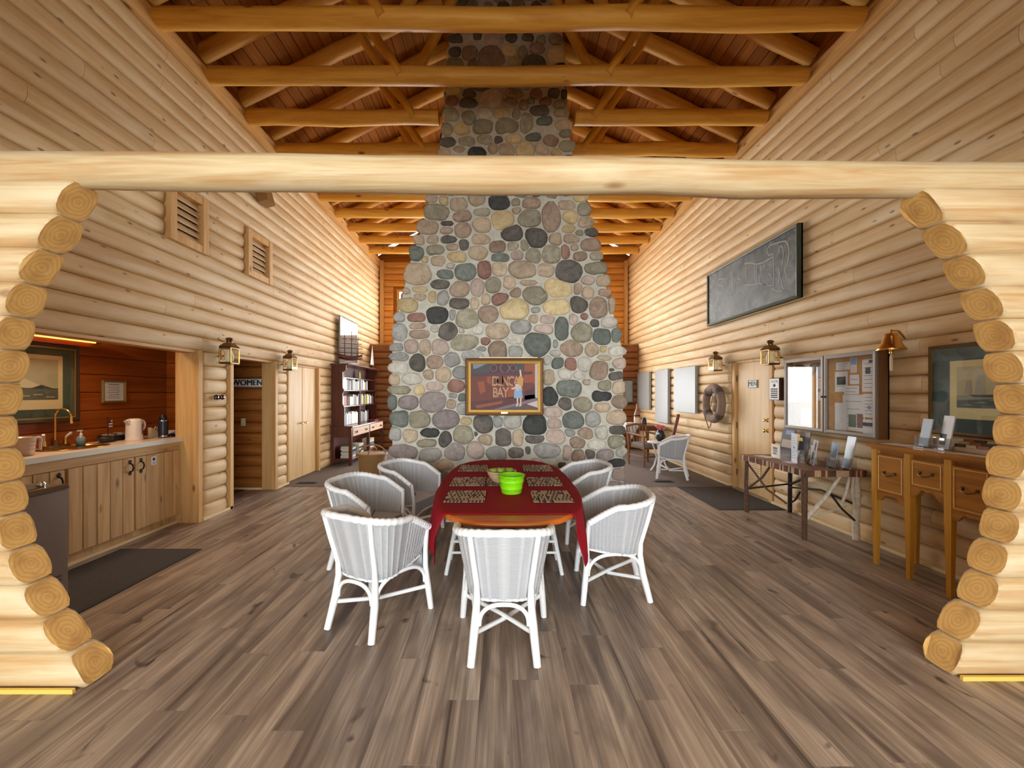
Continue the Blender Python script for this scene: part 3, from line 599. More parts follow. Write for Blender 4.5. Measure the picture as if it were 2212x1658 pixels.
for k in range(12):
    z = .1+k*.19
    if src is None: src = MB().bev((0, 0, 0), (.02, 2.78, .184), .006).build('board', nookwood('y'), nook, (XN+.01, 3.69, z)); src2 = MB().bev((0, 0, 0), (.6, .02, .184), .006).build('board', nookwood('x'), nook, (XN+.32, 5.07, z))
    else: share(src, 'board', nook, (XN+.01, 3.69, z)); share(src2, 'board', nook, (XN+.32, 5.07, z))
# timber lining of the nook and of the alcove opening
def trim(n, x0, x1, y0, y1, z0, z1, ax='z'): return struct(MB().b2(x0, x1, y0, y1, z0, z1).build(n, trimwood(ax)))
trim('trim_5', -3.80, XL+.075, 4.60, 4.66, 0, 12*HL); trim('trim_5', XL-.12, XL+.05, 2.3, 4.60, 12*HL-.03, 12*HL, 'y')
trim('trim_6', XL-.01, XL+.075, 5.14, 5.20, 0, 12*HL); trim('trim_6', XL-.14, XL+.075, 6.17, 6.235, 0, 12*HL); trim('trim_6', XL-.12, XL+.04, 5.2, 6.2, 12*HL-.03, 12*HL, 'y')
alc = sroot('wall_alcove'); a0 = MB(); a0.b2(-5.0, XL-.12, 6.26, 6.36, 0, 2.4); a0.b2(-5.1, -5.0, 5.1, 6.36, 0, 2.4); a0.b2(-5.0, XL-.12, 5.19, 5.2, 0, 2.4); a0.b2(-5.0, XL-.121, 5.2, 6.26, 2.3, 2.4)
a0.build('backing', plain('nook_backing', S(110, 50, 14), .7), alc)
courses(alc, 6.26, -PI/2, -4.98, XL-.145, 0, 13, [], .176, .055, wood('stained_log', S(176, 112, 52), S(148, 86, 32), 'y', 18, knots=.08, rnd=.07, kcol=S(90, 44, 16)), 'x', 9)
strip('baseboard_alcove', -4.9, XL-.14, 6.18, 6.2, .03)
cl = MB().b2(XL-.3, XL-.2, 6.5, 7.75, 0, 2.1); cl.b2(XL-.2, XL-.12, 6.5, 6.57, 0, 2.1); cl.b2(XL-.2, XL-.12, 7.68, 7.75, 0, 2.1); struct(cl.build('wall_closet', plain('nook_backing', S(110, 50, 14), .7)))
doorw = wood('birch_door', S(222, 188, 134), S(206, 168, 112), 'z', 10, rnd=.04, bump=.04, rough=.45)
for i, (y0, y1, ky) in enumerate(((6.60, 7.125, 7.05), (7.13, 7.655, 7.21))):
    d = struct(MB().bev((0, 0, 0), (.04, y1-y0-.006, 1.97), .004).build('door_%d' % (i+1), doorw, None, (XL-.008, (y0+y1)/2, .998)))
    MB().lathe([(.006, 0), (.008, .02), (.02, .03), (.022, .045), (.012, .055)], n=12).build('door_knob', brass, d, (.018, ky-(y0+y1)/2, -.02), (0, PI/2, 0))
trim('trim_7', XL-.1, XL+.06, 6.57, 6.60, 0, 2.0); trim('trim_7', XL-.1, XL+.07, 7.66, 7.72, 0, 2.0); trim('trim_7', XL-.1, XL+.02, 6.60, 7.66, 1.986, 2.01, 'y')
# ---- cabinets under the counter
LW = PI/2
cab = thing('base_cabinet', 'knotty pine base cabinet run under the sink counter', 'cabinet', (-3.75, 3.69, 0), LW)
b = MB(); b.b2(-1.36, 1.36, .02, .54, .1, .955); b.b2(-1.36, 1.36, .05, .54, 0, .1); b.build('body', cabwood('z'), cab)
MB().b2(-1.36, 1.0, -.002, .02, .865, .955).build('rail', cabwood('x'), cab)
MB().b2(-1.36, 1.0, .03, .048, 0, .028).build('kick_strip', pale, cab)
for (x0, x1, hx) in ((-.90, -.31, -.36), (-.29, .33, .28), (.345, .93, .40)):
    d = MB().b2(x0, x1, .004, .02, .115, .86).build('door', cabwood('z'), cab); n = 5; pwid = (x1-x0)/n
    for k in range(n): MB().bev((x0+pwid*(k+.5), -.004, .4875), (pwid-.004, .018, .743), .004).build('plank', cabwood('z'), d)
    h = MB(); h.tube([(hx, -.012, .72), (hx, -.04, .735), (hx+.004, -.045, .765), (hx, -.04, .795), (hx, -.012, .81)], .007, 8)
    h.prism([(hx-.016, .70), (hx, .685), (hx+.016, .70), (hx+.008, .73), (hx-.008, .73)], 'y', -.018, -.012); h.prism([(hx-.008, .80), (hx+.008, .80), (hx+.016, .83), (hx, .845), (hx-.016, .83)], 'y', -.018, -.012)
    h.build('handle', iron, d)
stk = MB(); stk.b2(-.03, .03, -.0015, 0, -.045, .045); rect(stk, -.016, .016, .0, .032, -.002, 1); rect(stk, -.018, .018, -.022, -.016, -.002, 1); rect(stk, -.018, .018, -.035, -.03, -.002, 1)
tag(stk.build('sticker', [paper, ink], None, (-3.736, 4.24, .79), LW), 'small white notice stuck on the right cabinet door below the counter', 'sticker')
# ---- counter with the oval sink let in
ct = thing('countertop', 'long laminate counter with pale pink top and white front edge', 'countertop', (-3.75, 3.69, .957), LW)
mb = MB(); n = 48; sxc, syc, sa, sb = .03, .275, .26, .19
hole = [(sxc+sa*math.cos(2*PI*i/n), syc+sb*math.sin(2*PI*i/n)) for i in range(n)]; out = []
for i in range(n):
    c, s = math.cos(2*PI*i/n), math.sin(2*PI*i/n); tx = ((1.36-sxc) if c > 0 else (-1.36-sxc))/c if abs(c) > 1e-6 else 1e9; ty = ((.545-syc) if s > 0 else (-.03-syc))/s if abs(s) > 1e-6 else 1e9
    t = min(tx, ty); out.append((sxc+c*t, syc+s*t))
for z in (0, .045):
    mb.add([(x, y, z) for x, y in hole]+[(x, y, z) for x, y in out], [(i, (i+1) % n, n+(i+1) % n, n+i) for i in range(n)], False)
for (x, y) in ((-1.36, -.03), (1.36, -.03), (1.36, .545), (-1.36, .545)):      # corners of the sheet
    j = min(range(n), key=lambda i: (out[i][0]-x)**2+(out[i][1]-y)**2); cand = [out[j-1], out[j], out[(j+1) % n]]
    mb.add([(x, y, .045)]+[(p[0], p[1], .045) for p in cand], [(0, 1, 2), (0, 2, 3)], False)
mb.add([(x, y, z) for z in (0, .045) for x, y in hole], [(i, (i+1) % n, n+(i+1) % n, n+i) for i in range(n)], False)
mb.build('top', plain('pink_laminate', S(226, 198, 178), .3), ct, fix=False)
MB().b2(-1.36, 1.36, -.036, -.03, -.002, .046).build('front_edge', plain('white_laminate', S(228, 226, 214), .4), ct)
sk = thing('sink', 'oval brass sink set in the pink counter', 'sink', (-4.025, 3.72, 1.0), LW)
MB().lathe([(1.0, .002), (1.05, .004), (1.06, .008), (1.0, .010), (.96, .004), (.93, -.06), (.7, -.13), (.2, -.145)], (0, 0, 0), 40, sa, sb).build('basin', brass, sk)
MB().lathe([(.03, 0), (.034, .003), (.02, .005)], (0, 0, -.144), 14).build('drain', oldbrass, sk)
fc = thing('faucet', 'tall brass gooseneck faucet with two white lever handles behind the sink', 'faucet', (-4.235, 3.74, 1.003), LW)
g = MB(); g.b2(-.11, .11, -.03, .03, 0, .02); g.lathe([(.024, 0), (.02, .03), (.014, .05)], (0, 0, .02), 14); g.build('base', oldbrass, fc)
MB().tube([(0, 0, .05), (0, 0, .17), (0, 0, .27)]+[(.0, -.075+.075*math.cos(a), .29+.075*math.sin(a)) for a in np.linspace(.1, PI, 9)]+[(0, -.152, .25), (0, -.155, .225)], [.009]*11+[.011, .012], 10).build('spout', brass, fc)
for s in (-1, 1):
    MB().lathe([(.018, 0), (.014, .04), (.01, .06)], (s*.09, 0, .02), 12).build('valve', brass, fc); MB().tube([(s*.09, 0, .075), (s*.1, -.01, .10), (s*.12, -.03, .13)], [.008, .011, .012], 8).build('lever_handle', white, fc)
# ---- things on the counter
def cthing(name, label, cat, X, Y, rz=LW): return thing(name, label, cat, (X, Y, 1.002), rz)
clearp = plain('cloudy_plastic', S(226, 208, 196), .3, trans=.35)
j = cthing('measuring_jug', 'cloudy plastic measuring jug left of the sink', 'jug', -3.93, 3.24)
MB().lathe([(.055, 0), (.06, .005), (.075, .15), (.078, .152), (.074, .152), (.057, .01), (.01, .008)], n=20).build('body', clearp, j)
MB().tube([(.07, 0, .14), (.115, 0, .14), (.125, 0, .12), (.12, 0, .03)], [.011, .012, .012, .009], 8).build('handle', clearp, j)
m = MB(); [m.b2(-.035, .03, -.0735+.0005*k, -.072, .05+.03*k, .055+.03*k) for k in range(3)]; m.build('measure_mark', plain('mark_grey', S(150, 130, 120)), j)
s0 = cthing('soap_bottle', 'small clear blue soap pump bottle behind the sink', 'soap bottle', -4.16, 3.90)
MB().lathe([(.03, 0), (.034, .005), (.034, .075), (.02, .09), (.012, .095)], n=16).build('bottle', plain('blue_soap', S(156, 186, 196), .2, trans=.3), s0)
p = MB(); p.lathe([(.013, .095), (.013, .115), (.006, .118), (.006, .14)], n=12); p.b2(-.03, .012, -.008, .008, .138, .15); p.build('pump', white, s0)
fg = cthing('small_flag', 'little striped flag on a stick in a dark stand', 'flag', -4.16, 4.17)
MB().lathe([(.03, 0), (.03, .012), (.005, .02)], n=12).build('stand', black, fg); MB().tube([(0, 0, .015), (.0, 0, .26)], .003, 6).build('stick', iron, fg)
f = MB(); f.mi = 0
for k in range(6): rect(f, .003, .045, .14+.014*k, .154+.014*k, -.002-.003*(k % 2), k % 2)
rect(f, .003, .024, .195, .224, -.006, 2); f.build('cloth', [plain('flag_red', S(150, 40, 40), .7), paper, navy], fg)
bw_ = cthing('dark_bowl', 'dark rounded bowl beside the little flag', 'bowl', -4.12, 4.10); MB().lathe([(.03, 0), (.06, .03), (.066, .06), (.06, .06), (.02, .015)], n=18).build('bowl', plain('dark_ceramic', S(52, 40, 34), .4), bw_)
bx_ = cthing('wire_tray', 'low dark tray of packets between flag and kettle', 'tray', -4.205, 4.30); t = MB(); t.b2(-.11, .1, -.07, .07, 0, .006); t.b2(-.11, .1, -.075, -.07, 0, .06); t.b2(-.11, .1, .07, .075, 0, .06); t.b2(-.115, -.11, -.075, .075, 0, .06); t.b2(.1, .105, -.075, .075, 0, .06); t.build('tray', black, bx_)
[MB().b2(-.1+.04*k, -.07+.04*k, -.05, .05, .006, .075+.008*(k % 2)).build('packet', plain('packet_%d' % (k % 3), S(*((180, 160, 140), (120, 96, 80), (200, 190, 176))[k % 3])), bx_) for k in range(5)]
kt = cthing('electric_kettle', 'white electric kettle with a round handle', 'kettle', -4.03, 4.33)
MB().lathe([(.075, 0), (.078, .01), (.072, .02), (.074, .05), (.07, .2), (.066, .225), (.04, .235)], n=24).build('body', whitep, kt)
MB().tube([(.06, 0, .215)]+[(.07+.06*math.sin(a), 0, .155+.06*math.cos(a)) for a in np.linspace(.2, PI-.4, 8)]+[(.072, 0, .09)], .012, 8).build('handle', whitep, kt)
MB().prism([(-.062, .16), (-.105, .215), (-.06, .225)], 'y', -.02, .02).build('spout', whitep, kt); MB().b2(.01, .026, -.0755, -.068, .06, .17).build('gauge', plain('gauge_dark', S(120, 100, 96)), kt)
nh = cthing('wooden_block', 'pale wooden napkin block right of the white kettle', 'napkin holder', -4.02, 4.56); q = MB(); q.prism([(-.05, 0), (.05, 0), (.03, .07), (-.05, .12), (-.055, .12)], 'y', -.02, .02); q.build('block', plain('pale_wood', S(226, 196, 146), .5), nh)
MB().tube([(.0, 0, .085), (.03, 0, .12), (.05, 0, .11), (.035, 0, .07)], .006, 6).build('loop', plain('pale_wood', S(226, 196, 146)), nh)
th = cthing('thermos_flask', 'dark blue thermos flask at the right end of the counter', 'thermos', -3.90, 4.55)
MB().lathe([(.044, 0), (.046, .02), (.046, .19), (.043, .2)], n=20).build('body', navy, th); MB().lathe([(.047, .012), (.048, .02), (.047, .028)], n=20).build('steel_band', chrome, th)
MB().lathe([(.047, .192), (.047, .2), (.04, .205)], n=20).build('collar', chrome, th); MB().lathe([(.036, .205), (.036, .24), (.028, .255), (.024, .262)], n=18).build('cap', black, th)
tr = cthing('dark_tray', 'flat black tray with white paper at the counter corner', 'tray', -4.05, 4.84); MB().bev((0, 0, .012), (.34, .28, .024), .01).build('tray', black, tr); MB().prism([(-.1, .026), (.08, .026), (.0, .06)], 'y', -.06, .05).build('napkin', paper, tr)
# ---- picture frames
def picture_frame(name, label, cat, loc, rz, w_, h, t, fm, mat=None, matw=.0, d=.03, glass=True, bevel=.012):
    o = thing(name, label, cat, loc, rz); MB().ring(w_, h, t, d, -d, h/2, bevel).build('frame', fm, o)
    iw, ih = w_-2*t, h-2*t
    if mat: MB().b2(-iw/2, iw/2, -.012, -.002, h/2-ih/2, h/2+ih/2).build('mat_board', mat, o)
    if glass: MB().b2(-iw/2, iw/2, -.022, -.020, h/2-ih/2, h/2+ih/2).build('glazing', pane('picture_glass', refl=.05), o)
    return o, iw, ih
skyc = flat('print_sky', 176, 172, 144); cloudc = flat('print_cloud', 204, 196, 166); seac = flat('print_sea', 92, 98, 84); darksea = flat('print_dark', 58, 66, 58); cream = flat('print_cream', 226, 210, 166); sailc = flat('print_sail', 170, 162, 134)
dframe = plain('dark_frame', S(62, 46, 30), .35); gframe = plain('slim_gold', S(170, 142, 88), .3, .7)
o, iw, ih = picture_frame('ship_print', 'large framed sea print with green mat hanging in the sink nook', 'picture', (XN+.024, 3.45, 1.235), LW, 1.10, .76, .04, dframe, dgreen)
MB().ring(iw, ih, .012, .008, -.024, .38, .0).build('fillet', gframe, o)
q = MB(); rect(q, -.40, .40, .13, .64, -.013, 0); rect(q, -.36, .36, .22, .60, -.0135, 1); rect(q, -.36, .36, .22, .33, -.014, 2); poly(q, [(-.3, .33), (-.22, .46), (-.1, .55), (.02, .5), (.08, .42), (.2, .36), (.36, .33)], -.0142, 3)
poly(q, [(-.05, .31), (.02, .36), (.1, .32)], -.0146, 4); poly(q, [(.12, .32), (.22, .36), (.34, .32)], -.0146, 4); [rect(q, -.34+.1*k, -.27+.1*k, .24+.012*(k % 3), .25+.012*(k % 3), -.0146, 1) for k in range(7)]
q.build('print', [cream, skyc, seac, cloudc, darksea], o)
o, iw, ih = picture_frame('framed_notice', 'small gilt framed typed notice right of the big sea print', 'framed notice', (XN+.024, 4.36, 1.41), LW, .27, .25, .022, gframe, paper)
q = MB(); [rect(q, -.07+.01*(k % 3), .07-.012*(k % 2), .05+.02*k, .055+.02*k, -.013, 0) for k in range(7)]; rect(q, -.06, .06, .195, .204, -.013, 0); q.build('print', [flat('type_grey', 120, 116, 116)], o)
# valance lamp over the nook print
vl = thing('valance_lamp', 'warm strip lamp behind a varnished board over the sink nook print', 'lamp', (XN+.02, 3.25, 1.99), LW)
MB().bev((0, -.10, .04), (1.75, .025, .09), .006).build('valance_board', nookwood('x'), vl); MB().tube([(-.8, -.15, .045), (.78, -.15, .045)], .011, 8).build('tube', plain('warm_tube', S(255, 190, 110), .5, emit=(1, .36, .08, 1), emis=2.5), vl)
nl = thing('nook_fill_lamp', 'round warm fill lamp added unseen inside the sink nook', 'lamp', (-3.98, 3.55, 2.255), 0); MB().lathe([(.13, 0), (.14, .01), (.14, .045)], n=24).build('housing', white, nl); MB().lathe([(.02, -.006), (.11, -.002), (.12, .001)], n=24).build('diffuser', plain('fill_lamp_glow', S(255, 226, 180), .5, emit=(1, .72, .42, 1), emis=4), nl)  # added fitting, hidden above the header, to brighten the nook
area('nook_fill_light', (-3.98, 3.55, 2.24), (0, 0, 0), .22, .22, 13, (1, .74, .46))  # added warm fill for the nook
MB().b2(-.86, .86, -.26, -.085, .083, .095).build('hood', nookwood('x'), vl)
# ---- drinking fountain by the left pier
df = thing('drinking_fountain', 'brown enamel drinking fountain behind the left log pier', 'drinking fountain', (-3.09, 2.46, 0), 0)
enamel = plain('brown_enamel', S(128, 116, 112), .5, bump=.15, bscale=250); steel = plain('brushed_steel', S(150, 140, 130), .25, 1)
MB().bev((0, 0, .44), (.37, .38, .88), .008).build('cabinet', enamel, df)
q = MB(); q.bev((0, 0, .895), (.385, .39, .03), .012); q.build('steel_rim', steel, df); MB().lathe([(.8, .911), (.95, .914), (1, .913)], n=24, sx=.15, sy=.15).build('basin', plain('basin_dark', S(90, 80, 72), .3, .8), df)
MB().lathe([(.02, .91), (.024, .93), (.012, .945)], (.1, .1, 0), 12).build('bubbler', chrome, df); MB().lathe([(.03, .91), (.04, .93), (.045, .99), (.03, 1.01), (.02, 1.01)], (-.14, -.12, 0), 14).build('white_cup', white, df)
for k in range(9): MB().b2(.183, .190, -.02, .14, .10+.026*k, .113+.026*k).build('grille_slat', plain('grille_dark', S(84, 76, 72), .5), df)
MB().b2(-.17, .17, -.17, .17, -.0, .02).build('plinth', black, df)
# ---- mats
rub = plain('rubber_mat', S(66, 60, 56), .9, bump=.5, bscale=200, var=.15, vscale=60)
def mat_(label, x0, x1, y0, y1):
    r = thing('floor_mat', label, 'floor mat', ((x0+x1)/2, (y0+y1)/2, .0012)); w_, h = x1-x0, y1-y0
    MB().bev((0, 0, .004), (w_-.05, h-.05, .008), .003).build('pile', rub, r); e = MB(); e.b2(-w_/2, w_/2, -h/2, -h/2+.025, 0, .006); e.b2(-w_/2, w_/2, h/2-.025, h/2, 0, .006); e.b2(-w_/2, -w_/2+.025, -h/2+.025, h/2-.025, 0, .006); e.b2(w_/2-.025, w_/2, -h/2+.025, h/2-.025, 0, .006); e.build('border', plain('mat_edge', S(50, 45, 42), .8), r)
mat_('dark rubber floor mat in front of the sink cabinets', -3.68, -2.90, 2.68, 3.82)
mat_('dark floor mat before the men door on the right', 2.84, 3.70, 5.1, 6.34)
# ---- wall fittings left
for (a, b_, za, zb), lab in zip(VENT, ('framed wooden louvre vent high on the left wall, the one nearer the viewer', 'framed wooden louvre vent high on the left wall, the one nearer the chimney')):
    v = thing('louvre_vent', lab, 'vent', (XL, (a+b_)/2, za), LW, 'louvre vents on the left wall'); w_, h = b_-a, zb-za
    m = MB(); t = .085
    m.b2(-w_/2, -w_/2+t, -.09, 0, 0, h); m.b2(w_/2-t, w_/2, -.09, 0, 0, h); m.b2(-w_/2+t, w_/2-t, -.085, 0, 0, t); m.b2(-w_/2+t, w_/2-t, -.085, 0, h-t, h); m.build('frame', trimwood('z'), v)
    MB().b2(-w_/2+t, w_/2-t, -.004, 0, t, h-t).build('back', plain('vent_dark', S(60, 40, 24), .9), v)
    for k in range(6):
        z = t+(h-2*t)*(k+.5)/6; MB().prism([(-.06, z-.035), (-.05, z-.045), (-.008, z+.025), (-.012, z+.04)], 'x', -w_/2+t, w_/2-t).build('slat', wallwood('x'), v)
sp = thing('wall_speaker', 'small brown box speaker tilted high on the left log wall', 'speaker', (XL+.07, 5.80, 4.28), LW)
m = MB().bev((0, -.09, .11), (.2, .15, .22), .01).build('box', plain('speaker_brown', S(150, 108, 58), .6), sp); m.rotation_euler = (-.25, 0, 0); MB().b2(-.03, .03, -.05, .0, .17, .22).build('bracket', black, sp)
def lantern(label, X, Y, z, rz, s=1.0):
    o = thing('wall_lantern', label, 'wall lantern', (X, Y, z), rz, 'brass ship lanterns on the log walls')
    MB().bev((0, -.13, .012), (.17*s, .15*s, .024), .006).build('base_plate', oldbrass, o); MB().bev((0, -.13, .2), (.17*s, .15*s, .02), .006).build('top_plate', oldbrass, o)
    for sx in (-1, 1):
        for sy in (-1, 1): MB().b2(sx*.078-.006, sx*.078+.006, -.13+sy*.068-.006, -.13+sy*.068+.006, .02, .2).build('post', brass, o)
    for sx in (-1, 1): MB().b2(sx*.076-.001, sx*.076+.001, -.19, -.07, .025, .19).build('side_glass', pane('lantern_glass', (.97, .95, .9, 1), .12), o)
    MB().b2(-.07, .07, -.2, -.198, .025, .19).build('front_glass', pane('lantern_glass', (.97, .95, .9, 1), .12), o)
    MB().lathe([(.035, .025), (.05, .07), (.05, .11), (.03, .16), (.028, .18)], (0, -.13, 0), 14).build('lamp_globe', plain('frosted_globe', S(250, 238, 210), .2, emit=(1, .85, .6, 1), emis=.15), o)
    r = MB(); r.add([(-.09, -.21, .21), (.09, -.21, .21), (.09, -.05, .21), (-.09, -.05, .21), (-.04, -.17, .265), (.04, -.17, .265), (.04, -.09, .265), (-.04, -.09, .265)], [(3, 2, 1, 0), (4, 5, 6, 7), (0, 1, 5, 4), (1, 2, 6, 5), (2, 3, 7, 6), (3, 0, 4, 7)]); r.build('roof', oldbrass, o)
    MB().lathe([(.035, .26), (.032, .30), (.045, .305), (.045, .315), (.03, .33), (.012, .335)], (0, -.13, 0), 14).build('chimney', oldbrass, o)
    b = MB(); b.b2(-.03, .03, -.05, -.03, .05, .24); b.b2(-.012, .012, -.05, .02, .09, .11); b.build('bracket', oldbrass, o)
    MB().tube([(-.06, -.1, .27), (-.09, -.06, .30), (-.06, -.03, .32)], .004, 6).build('handle', oldbrass, o)
lantern('brass ship lantern on the log pier between sink nook and women alcove', XL+.06, 4.95, 1.88, LW)
lantern('brass ship lantern on the left between the women alcove and closet doors', XL+.06, 6.38, 1.88, LW)
kn = thing('metal_knobs', 'pair of round metal bell knobs on the left log pier', 'bell', (XL+.06, 4.92, 1.465), LW)
MB().bev((0, -.006, 0), (.17, .012, .05), .005).build('plate', chrome, kn); [MB().lathe([(.03, 0), (.034, .015), (.026, .035), (.01, .042)], n=16).build('knob', plain('dark_chrome', S(110, 100, 96), .2, 1), kn, (x, -.01, 0), (PI/2, 0, 0)) for x in (-.05, .05)]
def sign(label, txt, loc, rz, w_, h, size, fm, bold=.0):
    o = thing('door_sign', label, 'sign', loc, rz); MB().b2(-w_/2, w_/2, -.008, 0, 0, h).build('plate', plain('sign_white', S(226, 224, 214), .5), o); MB().ring(w_+.012, h+.012, .012, .014, -.014, h/2, .003).build('frame', fm, o)
    t = MB(); [text_mesh(t, txt, size, e*bold, h/2, -.009-.0002*(e+1), 0) for e in (-1, 0, 1)]; t.build('lettering', ink, o)
sign('white sign lettered WOMEN on the brown log wall inside the alcove', 'WOMEN', (-3.98, 6.195, 1.61), 0, .50, .13, .125, plain('sign_edge', S(120, 112, 96), .4), .006)
sw = thing('light_switch', 'cream light switch on the alcove log wall', 'light switch', (-4.05, 6.2, 1.0), 0); MB().bev((0, -.004, .06), (.075, .008, .12), .004).build('plate', plain('switch_cream', S(220, 206, 170), .4), sw); MB().b2(-.008, .008, -.016, -.008, .05, .07).build('toggle', white, sw)
for lab, x, y in (('dark floor register in the carpet by the closet doors', -3.25, 6.62), ('dark floor register in the carpet near the white chair at right', 2.78, 6.72)):
    r = thing('floor_register', lab, 'floor register', (x, y, .005), 0); MB().b2(-.16, .16, -.06, .06, 0, .004).build('frame', plain('register_brown', S(50, 40, 34), .5), r); [MB().b2(-.14, .14, -.048+.02*k, -.040+.02*k, .004, .007).build('slat', black, r) for k in range(5)]
# ---- book hutch
mah = wood('mahogany', S(92, 40, 24), S(66, 26, 16), 'z', 18, rnd=.05, rough=.3, bump=.06, spec=.5); mahx = wood('mahogany_x', S(96, 42, 26), S(70, 28, 18), 'x', 18, rnd=.05, rough=.25, bump=.05, spec=.5)
hu = thing('book_hutch', 'tall dark mahogany book hutch with shelves, standing by the closet doors', 'bookcase', (-3.10, 9.30, .0042), LW)
W = 1.08
m = MB(); m.bev((0, .22, .80), (2*W+.06, .48, .035), .008); m.build('counter', mahx, hu)
for x in (-W, W):
    for y in (.03, .40): MB().b2(x-.03, x+.03, y-.03, y+.03, 0, .785).build('post', mah, hu)
    MB().b2(x-.015, x+.015, .06, .37, .58, .785).build('side_panel', mah, hu); MB().b2(x-.015, x+.015, .06, .37, .08, .14).build('side_rail', mah, hu)
MB().b2(-.03, .03, .0, .06, .1, .785).build('post', mah, hu); MB().b2(-W, W, .41, .43, .08, .785).build('lower_back', mah, hu); MB().bev((0, .22, .11), (2*W, .42, .03), .004).build('lower_shelf', mahx, hu)
drw = wood('drawer_reflected_light', S(206, 170, 140), S(180, 140, 110), 'x', 12, rnd=.05)  # pale tone paints light reflected on the drawer fronts into their colour
for x0, x1 in ((-W+.035, -.035), (.035, W-.035)):
    d = MB().bev(((x0+x1)/2, .005, .685), (x1-x0, .03, .17), .006).build('drawer', drw, hu)
    for xx in (x0+.2, x1-.2): h = MB(); [h.prism([(xx+e-.02, .665), (xx+e+.02, .665), (xx+e+.012, .70), (xx+e-.012, .70)], 'y', -.022, -.01) for e in (-.045, .045)]; h.tube([(xx-.045, -.02, .675), (xx, -.03, .66), (xx+.045, -.02, .675)], .005, 6); h.build('pull', iron, d)
for x in (-W+.02, W-.02):
    MB().prism([(.16, .82), (.42, .82), (.42, 2.09), (.13, 2.09), (.13, 2.0), (.2, 1.95), (.2, 1.62), (.17, 1.56), (.2, 1.5), (.2, 1.28), (.16, 1.2)], 'x', x-.014, x+.014).build('upper_side', mah, hu)
MB().b2(-W, W, .42, .435, .82, 2.09).build('upper_back', plain('hutch_back', S(84, 50, 34), .6), hu)
for z in (1.24, 1.58, 1.85): MB().bev((0, .31, z-.012), (2*W-.07, .22, .024), .004).build('shelf', mahx, hu)
for z0, z1 in ((.82, 1.228), (1.24, 1.568), (1.58, 1.838)): MB().b2(-.01, .01, .22, .42, z0, z1).build('divider', mah, hu)
q = MB(); q.prism([(.10, 2.09), (.44, 2.09), (.44, 2.13), (.07, 2.13), (.07, 2.115)], 'x', -W-.03, W+.03); q.build('crown', mahx, hu)
bcols = [('white', (226, 222, 212)), ('grey', (150, 146, 140)), ('black', (40, 36, 36)), ('red', (140, 32, 30)), ('blue', (90, 120, 150)), ('yellow', (206, 196, 60)), ('brown', (104, 72, 52)), ('cream', (214, 196, 160)), ('green', (78, 98, 80))]
bm_ = {n: plain('book_'+n, S(*c), .5) for n, c in bcols}; pg = plain('book_pages', S(226, 214, 190), .8)
def book(lx, ly, z, th_, h, d, col, lab, grp, lean=0, flat_=False):
    """lx, ly in the hutch's own frame"""
    X = -3.10-ly; Y = 9.30+lx
    o = thing('book', lab, 'book', (X, Y, z+.0042), LW, grp); o.rotation_euler = (0, 0, LW) if not lean else (0, 0, LW)
    c = MB()
    if flat_: c.b2(-h/2, h/2, 0, d, 0, .003); c.b2(-h/2, h/2, 0, d, th_-.003, th_); c.b2(-h/2, h/2, 0, .003, 0, th_)
    else: c.b2(0, .003, 0, d, 0, h); c.b2(th_-.003, th_, 0, d, 0, h); c.b2(0, th_, -.002, .003, 0, h)
    c.build('cover', bm_[col], o); p = MB()
    if flat_: p.b2(-h/2+.004, h/2-.004, .004, d-.004, .003, th_-.003)
    else: p.b2(.003, th_-.003, .004, d-.006, .004, h-.006)
    p.build('pages', pg, o)
rb = random.Random(5)
shelves = [(1.582, 'upper', .22, [(-1.02, -.55, 'wwwgkkg'), (-.45, -.02, 'wkwgkwkwg'), (.06, .55, 'wkgwcgbkw')]), (1.242, 'middle', .22, [(-1.02, -.8, 'crr'), (-.62, -.02, 'wcgkbwk'), (.04, .45, 'bybkg'), (.48, 1.0, 'yywblwgkkb')]), (.822, 'lower', .25, [(-1.02, -.08, 'gklwgwgwwcww'), (.04, .6, 'kgkbgkwgkk')])]
cm_ = dict(w='white', g='grey', k='black', r='red', l='blue', y='yellow', b='brown', c='cream')
for z, nm, hh, runs in shelves:
    for x0, x1, seq in runs:
        x = x0; wd = (x1-x0)/len(seq)*1.02
        for ch in seq:
            t = wd*rb.uniform(.8, .98); h = hh*rb.uniform(.85, 1.12)
            if x+t > x1+.02: break
            book(x, .22, z, t, h, .15, cm_[ch], '%s-spined book standing on the %s hutch shelf' % (cm_[ch], nm), '%s books on the %s hutch shelf' % (cm_[ch], nm)); x += t+.003
zz = .125
for k, (x, y, col) in enumerate(((-.75, .1, 'white'), (-.72, .1, 'grey'), (-.74, .1, 'blue'), (-.7, .1, 'black'), (-.75, .1, 'white'), (-.73, .1, 'green'))):
    book(x, y, zz, .04, .3, .22, col, '%s book lying in the stack inside the lower hutch' % col, 'stacked %s books in the lower hutch' % col, flat_=True); zz += .041
zz = .125
for k, col in enumerate(('grey', 'white', 'blue', 'white', 'black', 'cream', 'white')):
    book(-.3, .08, zz, .034, .28, .2, col, '%s book lying in the middle stack of the lower hutch' % col, 'middle stack %s books' % col, flat_=True); zz += .035
zz = .125
for k, col in enumerate(('brown', 'white', 'grey', 'blue', 'white', 'cream')):
    book(.45, .08, zz, .045, .3, .2, col, '%s book lying in the far stack of the lower hutch' % col, 'far stack %s books' % col, flat_=True); zz += .046
rbk = thing('red_book', 'red open book lying on the hutch counter beside the lower row', 'book', (-3.25, 10.02, .8225), LW); MB().bev((0, 0, .01), (.3, .2, .02), .004).build('cover', bm_['red'], rbk)
